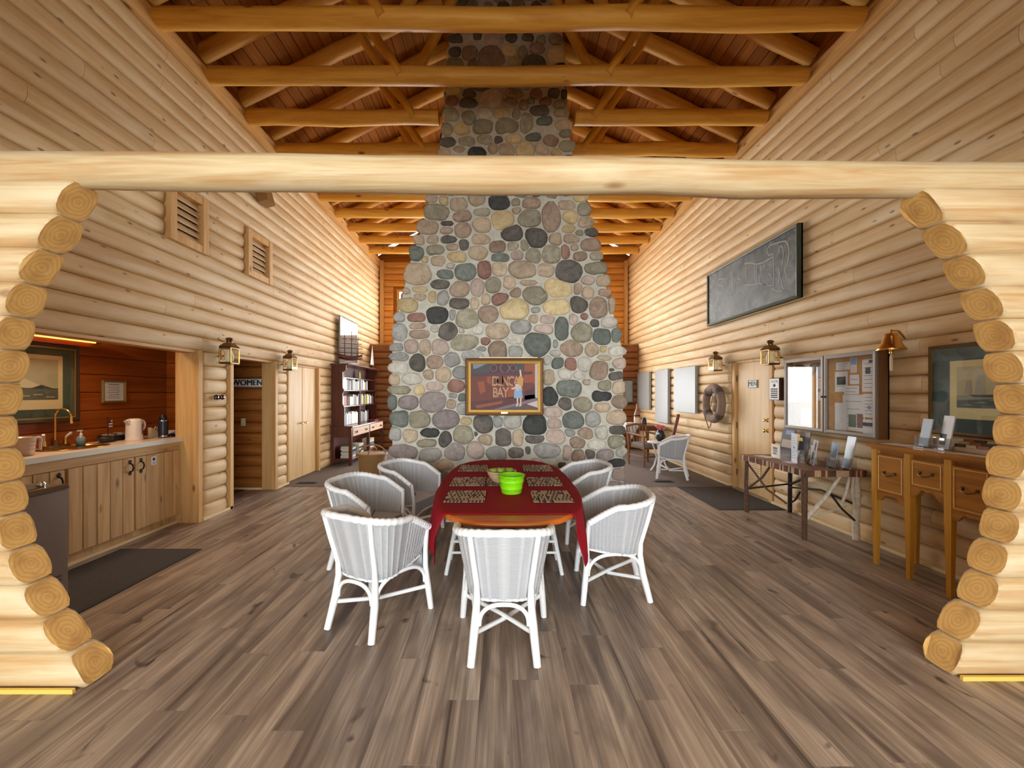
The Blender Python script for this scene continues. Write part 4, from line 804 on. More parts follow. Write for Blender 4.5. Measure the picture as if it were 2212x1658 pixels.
for k, x in enumerate((-.75, .25)):
    s = thing('shell', ('pale yellow shell on the top hutch shelf near the viewer', 'pale yellow shell on the top hutch shelf farther back')[k], 'shell', (-3.10-.32, 9.30+x, 1.8545), LW); q = MB()
    for j in range(9): a = -PI*.05+PI*1.1*j/8; q.tube([(0, 0, .0), (.07*math.cos(a), .01*(j % 2), .02+.16*max(.1, math.sin(a)))], [.006, .02], 6)
    q.build('fan', plain('shell_yellow', S(190, 166, 96), .5), s)
# on top of the hutch: ship model, framed picture, toy sailboat
sh = thing('ship_model', 'model sailing ship with bare masts on top of the hutch', 'ship model', (-3.22, 8.46, 2.1345), .55)
hullm = plain('hull_brown', S(96, 42, 30), .35); hb_ = MB(); vs = []; fs = []
for i in range(9):
    t = -1+2*i/8; wd = .055*(1-abs(t)**2.5)+.004; zt = .17+.05*t*t; zb = .08+.04*t*t
    vs += [(t*.24, -wd, zt), (t*.25, 0, zb), (t*.24, wd, zt)]
for i in range(8): fs += [(3*i, 3*i+1, 3*i+4, 3*i+3), (3*i+1, 3*i+2, 3*i+5, 3*i+4), (3*i, 3*i+3, 3*i+5, 3*i+2)]
hb_.add(vs, fs, True).build('hull', hullm, sh); MB().b2(-.13, .13, -.04, .04, 0, .02).build('stand', white, sh); MB().tube([(-.18, 0, .02), (-.05, 0, .06), (.1, 0, .02)], .012, 6).build('cradle', plain('cradle_white', S(226, 214, 200)), sh)
MB().tube([(-.22, 0, .2), (-.34, 0, .25)], [.013, .008], 6).build('bowsprit', hullm, sh)
for x, h in ((-.12, .55), (.02, .62), (.15, .5)):
    ms = MB().tube([(x, 0, .1), (x, 0, .1+h)], [.014, .008], 6).build('mast', hullm, sh)
    for k in range(4): z = .24+.1*k; y = .13-.025*k; MB().tube([(x, -y*.2-.005, z), (x-y*.95, -.01, z), (x+y*.95, -.01, z)][1:], .0075, 5).build('yard', hullm, ms)
o, iw, ih = picture_frame('framed_chart', 'tall framed pale picture leaning on the wall on top of the hutch', 'picture', (XL+.12, 9.0, 2.134), LW, 1.05, 1.06, .03, plain('silver_frame', S(150, 140, 134), .3, .6), plain('pale_teal', S(196, 206, 200), .6), glass=False)
o.rotation_euler = (0, 0, LW); MB().b2(-iw/2, iw/2, -.022, -.020, .03, 1.03).build('glazing', pane('mirror_glass', refl=.35), o)
sb = thing('toy_sailboat', 'toy sailboat with a white triangular sail at the far end of the hutch top', 'model boat', (-3.30, 10.15, 2.1345), LW)
MB().prism([(-.12, .06), (.12, .06), (.08, 0), (-.08, 0)], 'y', -.03, .03).build('hull', hullm, sb); MB().tube([(0, 0, .06), (0, 0, .62)], .006, 6).build('mast', hullm, sb); MB().prism([(-.01, .1), (-.01, .6), (-.17, .1)], 'y', -.004, .004).build('sail', paper, sb); MB().prism([(.01, .1), (.01, .5), (.1, .1)], 'y', -.004, .004).build('jib', paper, sb)
# ---- basket
wick = weave('wicker_brown', S(168, 128, 78), 220)
bk = thing('wicker_basket', 'lidded brown wicker basket with an arched handle left of the fireplace', 'basket', (-2.28, 7.02, .0045), 0)
MB().lathe([(.2, 0), (.215, .02), (.235, .2), (.245, .42), (.25, .43), (.24, .44), (.225, .42), (.19, .05), (.02, .04)], n=28).build('body', wick, bk)
MB().lathe([(.235, .40), (.258, .41), (.262, .43), (.25, .45), (.235, .44)], n=28).build('rim', wick, bk)
MB().tube([(.235*math.cos(a), 0, .42+.17*math.sin(a)) for a in np.linspace(0, PI, 13)], .014, 8).build('handle', wick, bk); MB().tube([(0, .235*math.cos(a), .42+.13*math.sin(a)) for a in np.linspace(0, PI, 13)], .011, 8).build('handle', wick, bk)
# ================================================================ painting on the chimney
S1 = 5.30/FPX
PX0, PX1, PY0, PY1 = 1005, 1174, 773, 897
pw_, ph_ = (PX1-PX0)*S1, (PY1-PY0)*S1
o = thing('oil_painting', 'gilt framed painting of a girl reaching up at a boat stern lettered DUNCAN BAY', 'painting', ((PX0+PX1)/2*S1-CX*S1, 5.345, CAMH+(CY-PY1)*S1), 0)
MB().ring(pw_, ph_, .035, .05, -.045, ph_/2, .012).build('outer_frame', plain('frame_bronze', S(112, 74, 36), .35, .3), o)
MB().ring(pw_-.06, ph_-.06, .045, .04, -.05, ph_/2, .02).build('gilt_frame', plain('gilt_bright', S(232, 190, 100), .3, .55), o)
iw, ih = pw_-.14, ph_-.14
K = [('pt_rust', 108, 48, 32), ('pt_orange', 148, 72, 34), ('pt_dark', 76, 36, 36), ('pt_rail', 82, 46, 54), ('pt_grey', 128, 128, 134), ('pt_letter', 180, 134, 98), ('pt_skin', 226, 176, 146), ('pt_dress', 130, 166, 192), ('pt_hair', 196, 144, 76), ('pt_shirt', 202, 178, 170), ('pt_white', 196, 182, 174), ('pt_dock', 92, 70, 60), ('pt_deep', 84, 40, 36), ('pt_walk', 118, 102, 112), ('pt_back', 70, 66, 64)]
km = [flat(a, b_, c, d) for a, b_, c, d in K]; ix = {a[3:]: i for i, (a, *_) in enumerate(K)}
q = MB(); Z0 = ph_/2-ih/2
def P(u, v): return (-iw/2+u*iw, Z0+(1-v)*ih)       # u right, v down, both 0..1
def pp(pts, key, lv): poly(q, [P(*p) for p in pts][::-1], -.012-.0004*lv, ix[key])
pp([(0, 0), (1, 0), (1, 1), (0, 1)], 'rust', 0)
pp([(0, 0), (.8, 0), (.8, .22), (0, .24)], 'back', 1); pp([(.03, 0), (.25, 0), (.1, .1), (.04, .12)], 'grey', 2); pp([(.28, .0), (.68, 0), (.68, .2), (.28, .2)], 'dark', 2); pp([(.8, 0), (.96, 0), (.96, .45), (.8, .35)], 'orange', 1)
for cx_, r in ((.34, .055), (.505, .075), (.63, .05)):
    ring = [(cx_+r*math.cos(a), .095+r*1.5*math.sin(a)) for a in np.linspace(0, 2*PI, 15)[:-1]]; inn = [(cx_+r*.82*math.cos(a), .095+r*1.5*.84*math.sin(a)) for a in np.linspace(0, 2*PI, 15)[:-1]]; ring = [(a, max(.005, b_)) for a, b_ in ring]; inn = [(a, max(.005, b_)) for a, b_ in inn]
    pp(ring, 'walk', 3); pp(inn, 'dark', 4)
pp([(0, .215), (.9, .17), (.93, .2), (.9, .235), (0, .285)], 'rail', 5); pp([(.24, .28), (.3, .28), (.3, .46), (.24, .4)], 'orange', 3); pp([(.55, .5), (.7, .48), (.7, .72), (.55, .74)], 'orange', 2); pp([(.78, .26), (.95, .26), (.95, .4), (.8, .42)], 'orange', 2)
pp([(.1, .4), (.2, .38), (.22, .6), (.14, .66)], 'orange', 1); pp([(.8, .6), (.97, .5), (.97, .74), (.8, .78)], 'dark', 2); pp([(0, .82), (.5, .74), (.97, .66), (.97, .76), (.5, .9), (.3, 1), (0, 1)], 'deep', 2); pp([(.06, .9), (.48, .8), (.46, .86), (.1, .96)], 'orange', 3)
pp([(.97, 0), (1, 0), (1, .76), (.955, .72), (.955, .02)], 'white', 3); pp([(.28, 1), (.55, .9), (1, .73), (1, .8), (.5, .97), (.42, 1)], 'walk', 4); pp([(.4, 1), (.78, .88), (1, .97), (1, 1)], 'dock', 4); pp([(.83, .87), (1, .79), (1, .95)], 'white', 5)
tz = lambda v: Z0+(1-v)*ih
tu = lambda u: -iw/2+u*iw
def lt(c, u, v, s, sx=.72): text_mesh(q, c, s*ih, tu(u), tz(v), -.0145, ix['letter'], sx, .004)
for c, u in zip('DUNCA', (.365, .44, .515, .60, .68)): lt(c, u, .39, .29)
for c, u in zip('BAY', (.365, .44, .52)): lt(c, u, .63, .29)
pp([(.66, .44), (.74, .43), (.77, .58), (.66, .6)], 'shirt', 7); pp([(.65, .56), (.755, .54), (.775, .74), (.64, .74)], 'dress', 8)
pp([(.71, .28), (.76, .27), (.785, .34), (.77, .5), (.72, .47), (.695, .36)], 'hair', 9); pp([(.735, .3), (.76, .28), (.745, .13), (.722, .14)], 'skin', 8); pp([(.6, .53), (.66, .5), (.67, .54), (.61, .56)], 'skin', 8)
for u in (.682, .73): pp([(u, .74), (u+.026, .74), (u+.022, .87), (u+.004, .87)], 'skin', 8); pp([(u-.006, .87), (u+.026, .86), (u+.022, .91), (u-.012, .93)], 'white', 9)
pp([(.672, .6), (.7, .54), (.725, .58)], 'white', 10)
q.build('canvas', km, o); MB().b2(-iw/2, iw/2, -.0115, -.002, Z0, Z0+ih).build('backing', plain('canvas_back', S(128, 62, 40)), o)
MB().bev((0, -.052, .037), (.09, .006, .022), .002).build('name_plate', brass, o); MB().tube([(-pw_*.32, -.07, ph_+.004), (pw_*.42, -.07, ph_+.004)], .009, 8).build('picture_light', plain('lamp_bar', S(236, 214, 176), .3, .3), o)
# ================================================================ table group
TC, TA, TB, TZ = (.055, 3.44), .55, 1.09, .745       # centre, half width, half length, top height
def edge(t): c, s = math.cos(t), math.sin(t); return (TC[0]+TA*math.copysign(abs(c)**(2/3), c), TC[1]+TB*math.copysign(abs(s)**(2/3), s))
ol = [edge(2*PI*i/72) for i in range(72)]
tb = thing('dining_table', 'long oval wooden dining table with a glossy orange-brown end showing', 'table', (TC[0], TC[1], 0), 0)
tp = MB()
for sc, z in ((.97, TZ-.045), (1.0, TZ-.03), (1.0, TZ-.012), (.985, TZ)): tp.v += [((x-TC[0])*sc, (y-TC[1])*sc, z) for x, y in ol]
for k in range(3):
    for i in range(72): tp.f.append([k*72+i, k*72+(i+1) % 72, (k+1)*72+(i+1) % 72, (k+1)*72+i]); tp.m.append(0); tp.sm.append(True)
tp.f += [list(range(72))[::-1], list(range(216, 288))]; tp.m += [0, 0]; tp.sm += [False, False]
tp.build('tabletop', wood('orange_varnish', S(196, 104, 34), S(166, 78, 20), 'x', 12, rnd=.02, rough=.22, bump=.03, spec=.6), tb)
ap = MB(); ap.b2(-.34, .34, -.73, -.7, .64, .70); ap.b2(-.34, .34, .7, .73, .64, .70); ap.b2(-.36, -.33, -.7, .7, .64, .70); ap.b2(.33, .36, -.7, .7, .64, .70); ap.build('apron', plain('dark_apron', S(110, 60, 28), .5), tb)
for y in (-.45, .45):
    MB().lathe([(.09, .1), (.05, .16), (.045, .3), (.07, .42), (.045, .55), (.08, .66), (.1, .70)], (0, y, 0), 16).build('pedestal', plain('dark_apron', S(110, 60, 28)), tb)
    for s in (-1, 1): MB().tube([(0, y, .2), (s*.12, y, .1), (s*.22, y, .03)], [.04, .035, .03], 8).build('foot', plain('dark_apron', S(110, 60, 28)), tb)
# cloth: a rectangle laid over the oval, hanging by what lies beyond the edge
NX, NY = 90, 120; x0, x1, y0, y1 = TC[0]-.84, TC[0]+.84, 2.50, 4.86
ola = np.array(ol); vs = []
ext = np.array([[TC[0]+(x-TC[0])*1.004, TC[1]+(y-TC[1])*1.004] for x, y in [edge(2*PI*i/720) for i in range(720)]])
for j in range(NY+1):
    for i in range(NX+1):
        x = x0+(x1-x0)*i/NX; y = y0+(y1-y0)*j/NY
        inn = (abs(x-TC[0])/TA)**3+(abs(y-TC[1])/TB)**3 <= 1.0
        if inn: vs.append((x, y, TZ+.004)); continue
        d = np.hypot(ext[:, 0]-x, ext[:, 1]-y); k = int(d.argmin()); dd = float(d[k]); ex, ey = ext[k]; nx, ny = (x-ex)/max(dd, 1e-5), (y-ey)/max(dd, 1e-5)
        an = math.atan2((ey-TC[1])/TB, (ex-TC[0])/TA); fold = .02*math.sin(an*26)*min(1, dd/.2)
        r = .012; arcd = min(dd, r*PI/2); out_ = r*math.sin(arcd/r)+fold+.025*min(1, dd/.35); dn = r*(1-math.cos(arcd/r))+max(0, dd-r*PI/2)
        vs.append((ex+nx*out_, ey+ny*out_, TZ+.004-dn))
fs = [(j*(NX+1)+i, j*(NX+1)+i+1, (j+1)*(NX+1)+i+1, (j+1)*(NX+1)+i) for j in range(NY) for i in range(NX)]
cl = MB().add(vs, fs, True).build('tablecloth', plain('red_cloth', S(136, 9, 25), .8, bump=.25, bscale=500, spec=.2), fix=False)
so = cl.modifiers.new('thick', 'SOLIDIFY'); so.thickness = .002; so.offset = 1
tag(cl, 'dark red tablecloth draped over the oval dining table', 'tablecloth')
# place mats of dark slats
def placemat(label, cx, cy, w_=.30, h=.34, rz=0):
    o = thing('place_mat', label, 'place mat', (cx, cy, TZ+.008), rz, 'slatted place mats on the red cloth'); MB().b2(-w_/2, w_/2, -h/2, h/2, 0, .002).build('backing', plain('mat_dark', S(40, 26, 20), .7), o)
    nr, ncs = 6, 22; m = MB(); m.mi = 0
    for r in range(nr):
        for c in range(ncs):
            if rb.random() < .93:
                m.mi = 0 if (r+c) % 2 == 0 or rb.random() < .25 else 1
                m.b2(-w_/2+w_*c/ncs+.002, -w_/2+w_*(c+1)/ncs-.002, -h/2+h*r/nr+.003, -h/2+h*(r+1)/nr-.003, .002, .005)
    s = m.build('slats', [plain('slat_pale', S(190, 160, 128), .6), plain('slat_dark', S(78, 56, 44), .6)], o); s['kind'] = 'stuff'
for lab, cx, cy in (('slatted place mat at the near left of the table', -.255, 2.91), ('slatted place mat at the near right of the table', .375, 2.91), ('slatted place mat in the middle left of the table', -.275, 3.40), ('slatted place mat in the middle right of the table', .375, 3.40), ('slatted place mat at the far left of the table', -.27, 4.0), ('slatted place mat at the far right of the table', .375, 4.0), ('slatted place mat under the fruit basket at the table centre', .0, 3.40)):
    placemat(lab, cx, cy, .29 if cx else .24, .33)
lime = plain('lime_plastic', S(128, 208, 16), .35)
bu = thing('green_bucket', 'bright lime green plastic bucket on the red tablecloth', 'bucket', (.085, 3.04, TZ+.0065), 0)
MB().lathe([(.075, 0), (.078, .004), (.083, .035), (.086, .037), (.085, .042), (.093, .085), (.096, .087), (.095, .092), (.101, .13), (.107, .132), (.107, .137), (.098, .137), (.092, .09), (.074, .008), (.01, .006)], n=36).build('bucket', lime, bu)
for a in (-PI/2, PI/2): MB().tube([(-.035, math.sin(a)*.102, .118), (-.03, math.sin(a)*.112, .112), (.03, math.sin(a)*.112, .112), (.035, math.sin(a)*.102, .118)], .005, 6).build('grip', lime, bu)
fb = thing('fruit_basket', 'pale woven fruit basket behind the lime green bucket', 'basket', (.01, 3.40, TZ+.0135), 0)
MB().lathe([(.07, 0), (.085, .01), (.118, .065), (.124, .085), (.128, .09), (.122, .094), (.112, .07), (.08, .015), (.02, .01)], n=32, sx=1.02).build('basket', weave('pale_wicker', S(226, 190, 148), 330), fb)
apm = plain('apple_green', S(140, 156, 62), .35, var=.2, vscale=20)
aps = None
for k, (x, y, z) in enumerate(((-.06, -.03, .045), (.0, -.055, .045), (.06, -.02, .045), (-.03, .045, .045), (.04, .05, .045), (-.005, .0, .085), (-.07, .02, .075), (.065, .03, .08))):
    o = thing('green_apple', 'green apple heaped in the pale woven fruit basket', 'apple', (.01+x, 3.40+y, TZ+.0135+z), k, 'green apples in the fruit basket')
    if aps is None:
        aps = (MB().lathe([(.006, -.028), (.02, -.033), (.034, -.015), (.037, .005), (.028, .026), (.012, .03), (.003, .022)], n=14).build('flesh', apm, o), MB().tube([(0, 0, .022), (.004, 0, .042)], .0025, 5).build('stem', iron, o))
    else: share(aps[0], 'flesh', o); share(aps[1], 'stem', o)
# ---- white bench tucked under the table
bn = thing('white_bench', 'white painted bench tucked under the red cloth table', 'bench', (.03, 3.44, 0), 0)
MB().bev((0, 0, .455), (.98, .30, .03), .008).build('seat', white, bn)
for sx in (-1, 1):
    for sy in (-1, 1): MB().tube([(sx*.40, sy*.11, .44), (sx*.485, sy*.15, 0)], [.019, .017], 10).build('leg', white, bn)
    for z, y in ((.2, -.135), (.2, .135), (.27, 0)): pass
for y, z in ((-.137, .18), (.137, .18), (-.13, .27)): MB().tube([(-.45, y, z), (.45, y, z)], .011, 8).build('stretcher', white, bn)
for sx in (-1, 1): MB().tube([(sx*.455, -.135, .14), (sx*.455, .135, .14)], .011, 8).build('stretcher', white, bn)
# ================================================================ white wicker tub chairs
wwh = weave('white_wicker', S(236, 234, 232), 420, rib=True); wcane = plain('white_cane', S(232, 230, 227), .42)
def upath(u, t):
    """u in 0..1 round the tub from the left arm over the back to the right arm, t 0 bottom .. 1 rim"""
    k = math.sin(PI/2*(1-abs(2*u-1)))            # 0 at arms, 1 at back
    hw = .205+.07*t; bd = .17+.105*t
    if u < .25: x = -hw; y = .20-(.20+.0)*(u/.25)
    elif u > .75: x = hw; y = .20*((u-.75)/.25)
    else:
        a = PI*(u-.25)/.5; x = -hw*math.copysign(abs(math.cos(a))**.62, math.cos(a)); y = -bd*math.sin(a)**.62 if 0 < a < PI else 0
    zr = .582+.163*k; zb = .375-.045*k
    return x, y, zb+(zr-zb)*t
def make_chair():
    r = thing('wicker_chair', 'white wicker tub chair', 'chair', (0, 0, 0), 0, 'white wicker tub chairs')
    NU, NT = 240, 6; vs = []; fs = []
    for side_ in (0, 1):
        for j in range(NT+1):
            for i in range(NU+1):
                u = i/NU; x, y, z = upath(u, j/NT); c = Vector((x, y+.03)); n_ = c.normalized() if c.length else Vector((0, 1))
                rib = .0062*max(0, math.cos(2*PI*30*u))**3; o_ = (.0035+rib) if side_ == 0 else -(.0035+rib)
                vs.append((x+n_.x*o_, y+n_.y*o_, z))
    w1 = NU+1
    for sd in (0, 1):
        b0 = sd*w1*(NT+1)
        for j in range(NT):
            for i in range(NU):
                f = (b0+j*w1+i, b0+j*w1+i+1, b0+(j+1)*w1+i+1, b0+(j+1)*w1+i); fs.append(f if sd else f[::-1])
    o1 = w1*(NT+1)
    for i in range(NU): fs.append((i, i+1, o1+i+1, o1+i))
    for e in (0, NU):
        for j in range(NT): fs.append((j*w1+e, (j+1)*w1+e, o1+(j+1)*w1+e, o1+j*w1+e))
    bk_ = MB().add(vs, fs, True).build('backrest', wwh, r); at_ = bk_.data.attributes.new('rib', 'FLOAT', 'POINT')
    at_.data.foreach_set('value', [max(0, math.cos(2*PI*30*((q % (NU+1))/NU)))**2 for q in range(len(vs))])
    n = 120; pts = [upath(i/n, 1) for i in range(n+1)]; pts = [(x*1.03, y*1.02, z+.006) for x, y, z in pts]
    MB().tube(pts, [.023+.003*math.sin(i*1.9) for i in range(n+1)], 10).build('braided_rim', wcane, r)
    pts = [upath(i/n, 0) for i in range(n+1)]; MB().tube(pts, [.010+.002*math.sin(i*2.1) for i in range(n+1)], 8).build('lower_braid', wcane, r)
    # seat and front skirt
    ol_ = [(upath(i/40, .15)[0]*.985, upath(i/40, .15)[1]*.985) for i in range(41)]; ol_[0] = (ol_[0][0], .225); ol_[-1] = (ol_[-1][0], .225)
    MB().prism(ol_, 'z', .385, .405).build('seat', wwh, r); MB().bev((0, .222, .345), (.43, .016, .125), .005).build('front_skirt', wwh, r)
    for s in (-1, 1):
        MB().tube([(s*.19, -.262, .735), (s*.175, -.232, .6), (s*.155, -.185, .42), (s*.155, -.18, .33), (s*.165, -.195, .2), (s*.185, -.245, 0)], [.016, .0165, .0175, .021, .0255, .022], 12).build('leg', wcane, r)
        MB().tube([(s*.272, .205, .595), (s*.25, .215, .42), (s*.25, .215, .3), (s*.262, .23, .15), (s*.275, .245, 0)], [.016, .0175, .02, .0225, .02], 12).build('leg', wcane, r)
    def hoop(p, q, top, z0=.2):
        p, q = Vector(p), Vector(q); pts = []
        for a in np.linspace(0, PI, 17): c = (p+q)/2+(p-q)/2*math.copysign(abs(math.cos(a))**.8, math.cos(a)); pts.append((c.x, c.y, z0+(top-z0)*math.sin(a)**.8 if 0 < a < PI else z0))
        MB().tube(pts, .0125, 8).build('hoop', wcane, r)
    hoop((-.14, -.195, 0), (.14, -.195, 0), .318); hoop((-.165, -.185, 0), (-.25, .205, 0), .345); hoop((.165, -.185, 0), (.25, .205, 0), .345); hoop((-.24, .225, 0), (.24, .225, 0), .30)
    for s in (-1, 1): MB().tube([(s*.165, -.2, .16), (0, .02, .128+.012*s), (-s*.255, .225, .16)], .014, 8).build('stretcher', wcane, r)
    return r
R = math.radians
chair = make_chair()
spots = [((.02, 2.43), R(0), 'white wicker chair with its back to the viewer at the near table end'), ((-.845, 2.68), R(-25), 'white wicker chair at the near left of the table, back turned'), ((.865, 3.07), R(84), 'white wicker chair seen from the side at the right of the table'),
         ((.87, 4.26), R(98), 'white wicker chair at the far right of the table before the stones'), ((-1.19, 3.50), R(-106), 'white wicker chair in the middle of the left table side, blue pen inside'), ((-.98, 4.28), R(-112), 'white wicker chair at the far left of the table by the basket'), ((3.10, 7.08), R(64), 'white wicker chair beside the small round white table by the right wall')]
for i, ((x, y), rz, lab) in enumerate(spots):
    z = .0045 if y > 6.4 else 0.0
    if i == 0: chair.location = (x, y, z); chair.rotation_euler = (0, 0, rz); chair['label'] = lab
    else: dup(chair, (x, y, z), rz, lab)
pn = thing('pen', 'blue pen lying in the middle left wicker chair', 'pen', (-1.40, 3.55, .60), 0); MB().tube([(0, 0, 0), (.04, -.02, .07)], .004, 6).build('barrel', plain('pen_blue', S(40, 60, 140), .4), pn)
pn.location = (-1.16, 3.50, .4065); pn.rotation_euler = (0, 0, .5)
rg = thing('dark_red_cloth', 'small dark red cloth lying in the far left wicker chair', 'cloth', (-1.0, 4.28, .4065), .4); MB().bev((0, 0, .02), (.14, .1, .04), .018).build('cloth', plain('maroon', S(96, 20, 48), .8), rg)
# ================================================================ right side
RW = -PI/2; XF = XR-.064       # faces of the wall logs
# ---- men's door
d = sroot('door_3', (XR+.03, 5.935, 0), RW)
MB().bev((0, 0, 1.0), (.80, .04, 1.99), .003).build('leaf', doorw, d)
c = MB(); c.b2(-.47, -.405, -.06, .06, 0, 2.01); c.b2(.405, .47, -.06, .06, 0, 2.01); c.b2(-.405, .405, -.05, .06, 1.99, 2.02); c.build('casing', trimwood('z'), d)
MB().b2(-.47, .47, .05, .1, 0, 2.0).build('backing', plain('nook_backing', S(110, 50, 14), .7), d)
for z, r in ((.98, .026), (1.13, .02)): MB().lathe([(.03, 0), (.03, .006), (.01, .012), (.012, .03), (r, .045), (r, .06), (.01, .066)], n=14).build('door_knob', brass, d, (.33, -.02, z), (PI/2, 0, 0))
for z in (.25, 1.0, 1.75): MB().b2(-.41, -.39, -.028, -.018, z-.05, z+.05).build('hinge', oldbrass, d)
for k in range(11): MB().prism([(-.034, .16+.03*k), (-.024, .155+.03*k), (-.02, .178+.03*k), (-.024, .182+.03*k)], 'x', -.18, .18).build('louvre', doorw, d)
sign('small framed sign lettered MEN on the pale door at right', 'MEN', (XR+.008, 5.93, 1.60), RW, .20, .105, .095, plain('sign_grey', S(150, 146, 140), .4), .003)
lantern('brass ship lantern on the right wall left of the men door', XF, 6.60, 1.88, RW)
lantern('brass ship lantern on the right wall between men door and notice board', XF, 5.26, 1.89, RW)
# ---- keypad panel
kp = thing('keypad_panel', 'upright cream keypad panel with dark buttons right of the men door', 'keypad', (XF, 5.28, 1.42), RW)
MB().bev((0, -.03, .15), (.19, .06, .30), .006).build('case', plain('case_brown', S(70, 44, 32), .5), kp); MB().b2(-.088, .088, -.064, -.06, .012, .288).build('face', plain('keypad_cream', S(214, 206, 190), .4), kp); MB().b2(-.06, .06, -.067, -.064, .235, .27).build('display', plain('lcd', S(70, 72, 70), .3), kp)
MB().lathe([(.02, 0), (.02, .006), (.012, .008)], n=12).build('dial', black, kp, (0, -.064, .2), (PI/2, 0, 0))
for r in range(5):
    for c in range(3): MB().b2(-.06+.045*c, -.03+.045*c, -.069, -.064, .03+.028*r, .047+.028*r).build('button', ink, kp)
# ---- life ring
lr = thing('life_ring', 'worn brown life ring with rope hanging on the log wall beside the men door', 'life ring', (XF-.01, 6.74, 1.34), RW)
tor = MB(); vs = []; fs = []; NA_, NB_ = 40, 14
for i in range(NA_):
    a = 2*PI*i/NA_
    for j in range(NB_):
        b = 2*PI*j/NB_; rr = .245+.07*math.cos(b); vs.append((rr*math.cos(a), -.075+.062*math.sin(b), rr*1.08*math.sin(a)))
for i in range(NA_):
    for j in range(NB_): fs.append((i*NB_+j, i*NB_+(j+1) % NB_, ((i+1) % NA_)*NB_+(j+1) % NB_, ((i+1) % NA_)*NB_+j))
tor.add(vs, fs, True).build('ring', plain('worn_canvas', S(136, 112, 96), .8, bump=.3, bscale=40, var=.15, vscale=10), lr)
for a0_ in (PI/4, 3*PI/4, 5*PI/4, 7*PI/4):
    m = MB(); vs = []; fs = []
    for i in range(5):
        a = a0_-.16+.08*i
        for j in range(NB_): b = 2*PI*j/NB_; rr = .245+.075*math.cos(b); vs.append((rr*math.cos(a), -.075+.067*math.sin(b), rr*1.08*math.sin(a)))
    for i in range(4):
        for j in range(NB_): fs.append((i*NB_+j, i*NB_+(j+1) % NB_, (i+1)*NB_+(j+1) % NB_, (i+1)*NB_+j))
    m.add(vs, fs, True).build('strap', plain('strap_dark', S(92, 74, 66), .8), lr)
rp = [(.335*math.cos(a), -.08-.02*math.sin(2*a), .35*math.sin(a)) for a in np.linspace(PI*.75, PI*1.25, 12)]+[(-.18, -.09, -.36), (-.13, -.09, -.44), (-.07, -.09, -.40), (-.04, -.09, -.3)]
MB().tube(rp, .008, 7).build('rope', plain('rope_brown', S(110, 90, 76), .9), lr); MB().tube([(.05, -.145, .25), (.1, -.15, .1), (.05, -.15, -.06)], .006, 6).build('rope', plain('rope_brown', S(110, 90, 76)), lr); MB().tube([(0, .0, .3), (0, -.08, .335)], .008, 6).build('hook', iron, lr)
# ---- three pale panels
board = plain('pale_panel', S(150, 150, 148), .4)
for lab, y0, y1, z0, z1 in (('pale grey panel on the right log wall, farthest of three', 9.75, 10.62, 1.10, 2.04), ('narrow tall pale panel on the right log wall, middle of three', 8.66, 9.38, .84, 2.05), ('pale white panel on the right log wall, nearest of three', 7.44, 8.36, 1.13, 2.03)):
    o = thing('wall_panel', lab, 'panel', (XF, (y0+y1)/2, z0), RW, 'pale panels on the right wall'); w_, h = y1-y0, z1-z0
    MB().bev((0, 0, 0), (w_, h, .05), .004).build('panel', board, o, (0, -.03, h/2), (PI/2, 0, 0)); MB().b2(-w_/2+.03, w_/2-.03, -.006, 0, .03, h-.03).build('batten', plain('panel_edge', S(60, 50, 44), .7), o)
# ---- glazed notice board
nbW, nbH = 1.24, .87; nbY, nbZ = 4.40, 1.07
nb_ = thing('notice_board', 'glazed bronze-framed double notice board with papers on the right wall', 'notice board', (XF, nbY, nbZ), RW)
bronze = plain('bronze_frame', S(126, 112, 98), .45, .25)
c = MB(); c.b2(-nbW/2, nbW/2, -.012, 0, 0, nbH); c.build('back', plain('case_brown', S(70, 44, 32), .5), nb_); MB().b2(-nbW/2+.02, nbW/2-.02, -.018, -.012, .02, nbH-.02).build('cork', plain('cork', S(196, 148, 92), .9, bump=.3, bscale=150, var=.1, vscale=60), nb_)
MB().ring(nbW, nbH, .02, .10, -.10, nbH/2, 0).build('case', plain('case_wood', S(110, 72, 40), .5), nb_)
for sx in (-1, 1):
    dr = MB().ring(nbW/2-.004, nbH-.004, .042, .022, -.122, 0, .004).build('door', bronze, nb_, (sx*nbW/4, 0, nbH/2))
    MB().b2(-nbW/4+.04, nbW/4-.04, -.112, -.109, -nbH/2+.04, nbH/2-.04).build('glass', pane('notice_glass', refl=.07), dr); MB().lathe([(.012, 0), (.012, .008), (.005, .01)], n=10).build('lock', iron, dr, (-sx*(nbW/4-.02), -.122, -.03), (PI/2, 0, 0))
def sheet(label, x, z, w_, h, col=None, lines=0, blocks=(), name='paper_notice', cat='paper', dy=.0195, tilt=0):
    o = thing(name, label, cat, (XF-dy, nbY-x, nbZ+z), RW); m = MB(); m.b2(-w_/2, w_/2, -.001, 0, 0, h)
    for k in range(lines): zz = h*(.92-.84*(k+.5)/lines); rect(m, -w_*.38, w_*(.38-.12*(k % 3)), zz-.003, zz+.002, -.0014, 1)
    for (bx0, bx1, bz0, bz1, ci) in blocks: rect(m, -w_/2+w_*bx0, -w_/2+w_*bx1, h*bz0, h*bz1, -.0018, ci)
    m.build('sheet', [col or paper, flat('type_grey', 120, 116, 116), ink, flat('photo_green', 92, 104, 84), flat('photo_red', 130, 84, 76), flat('photo_blue', 120, 150, 190)], o); return o
pe = thing('green_pennant', 'dark green pennant with a round white emblem in the notice board', 'pennant', (XF-.0195, nbY+.36, nbZ+.50), RW); m = MB()
poly(m, [(-.2, .3), (.19, .3), (.0, .03), (-.02, .0), (-.12, .1)], -.002, 0); poly(m, [(-.08, .3), (.05, .3), (.02, .24)], -.0025, 2)
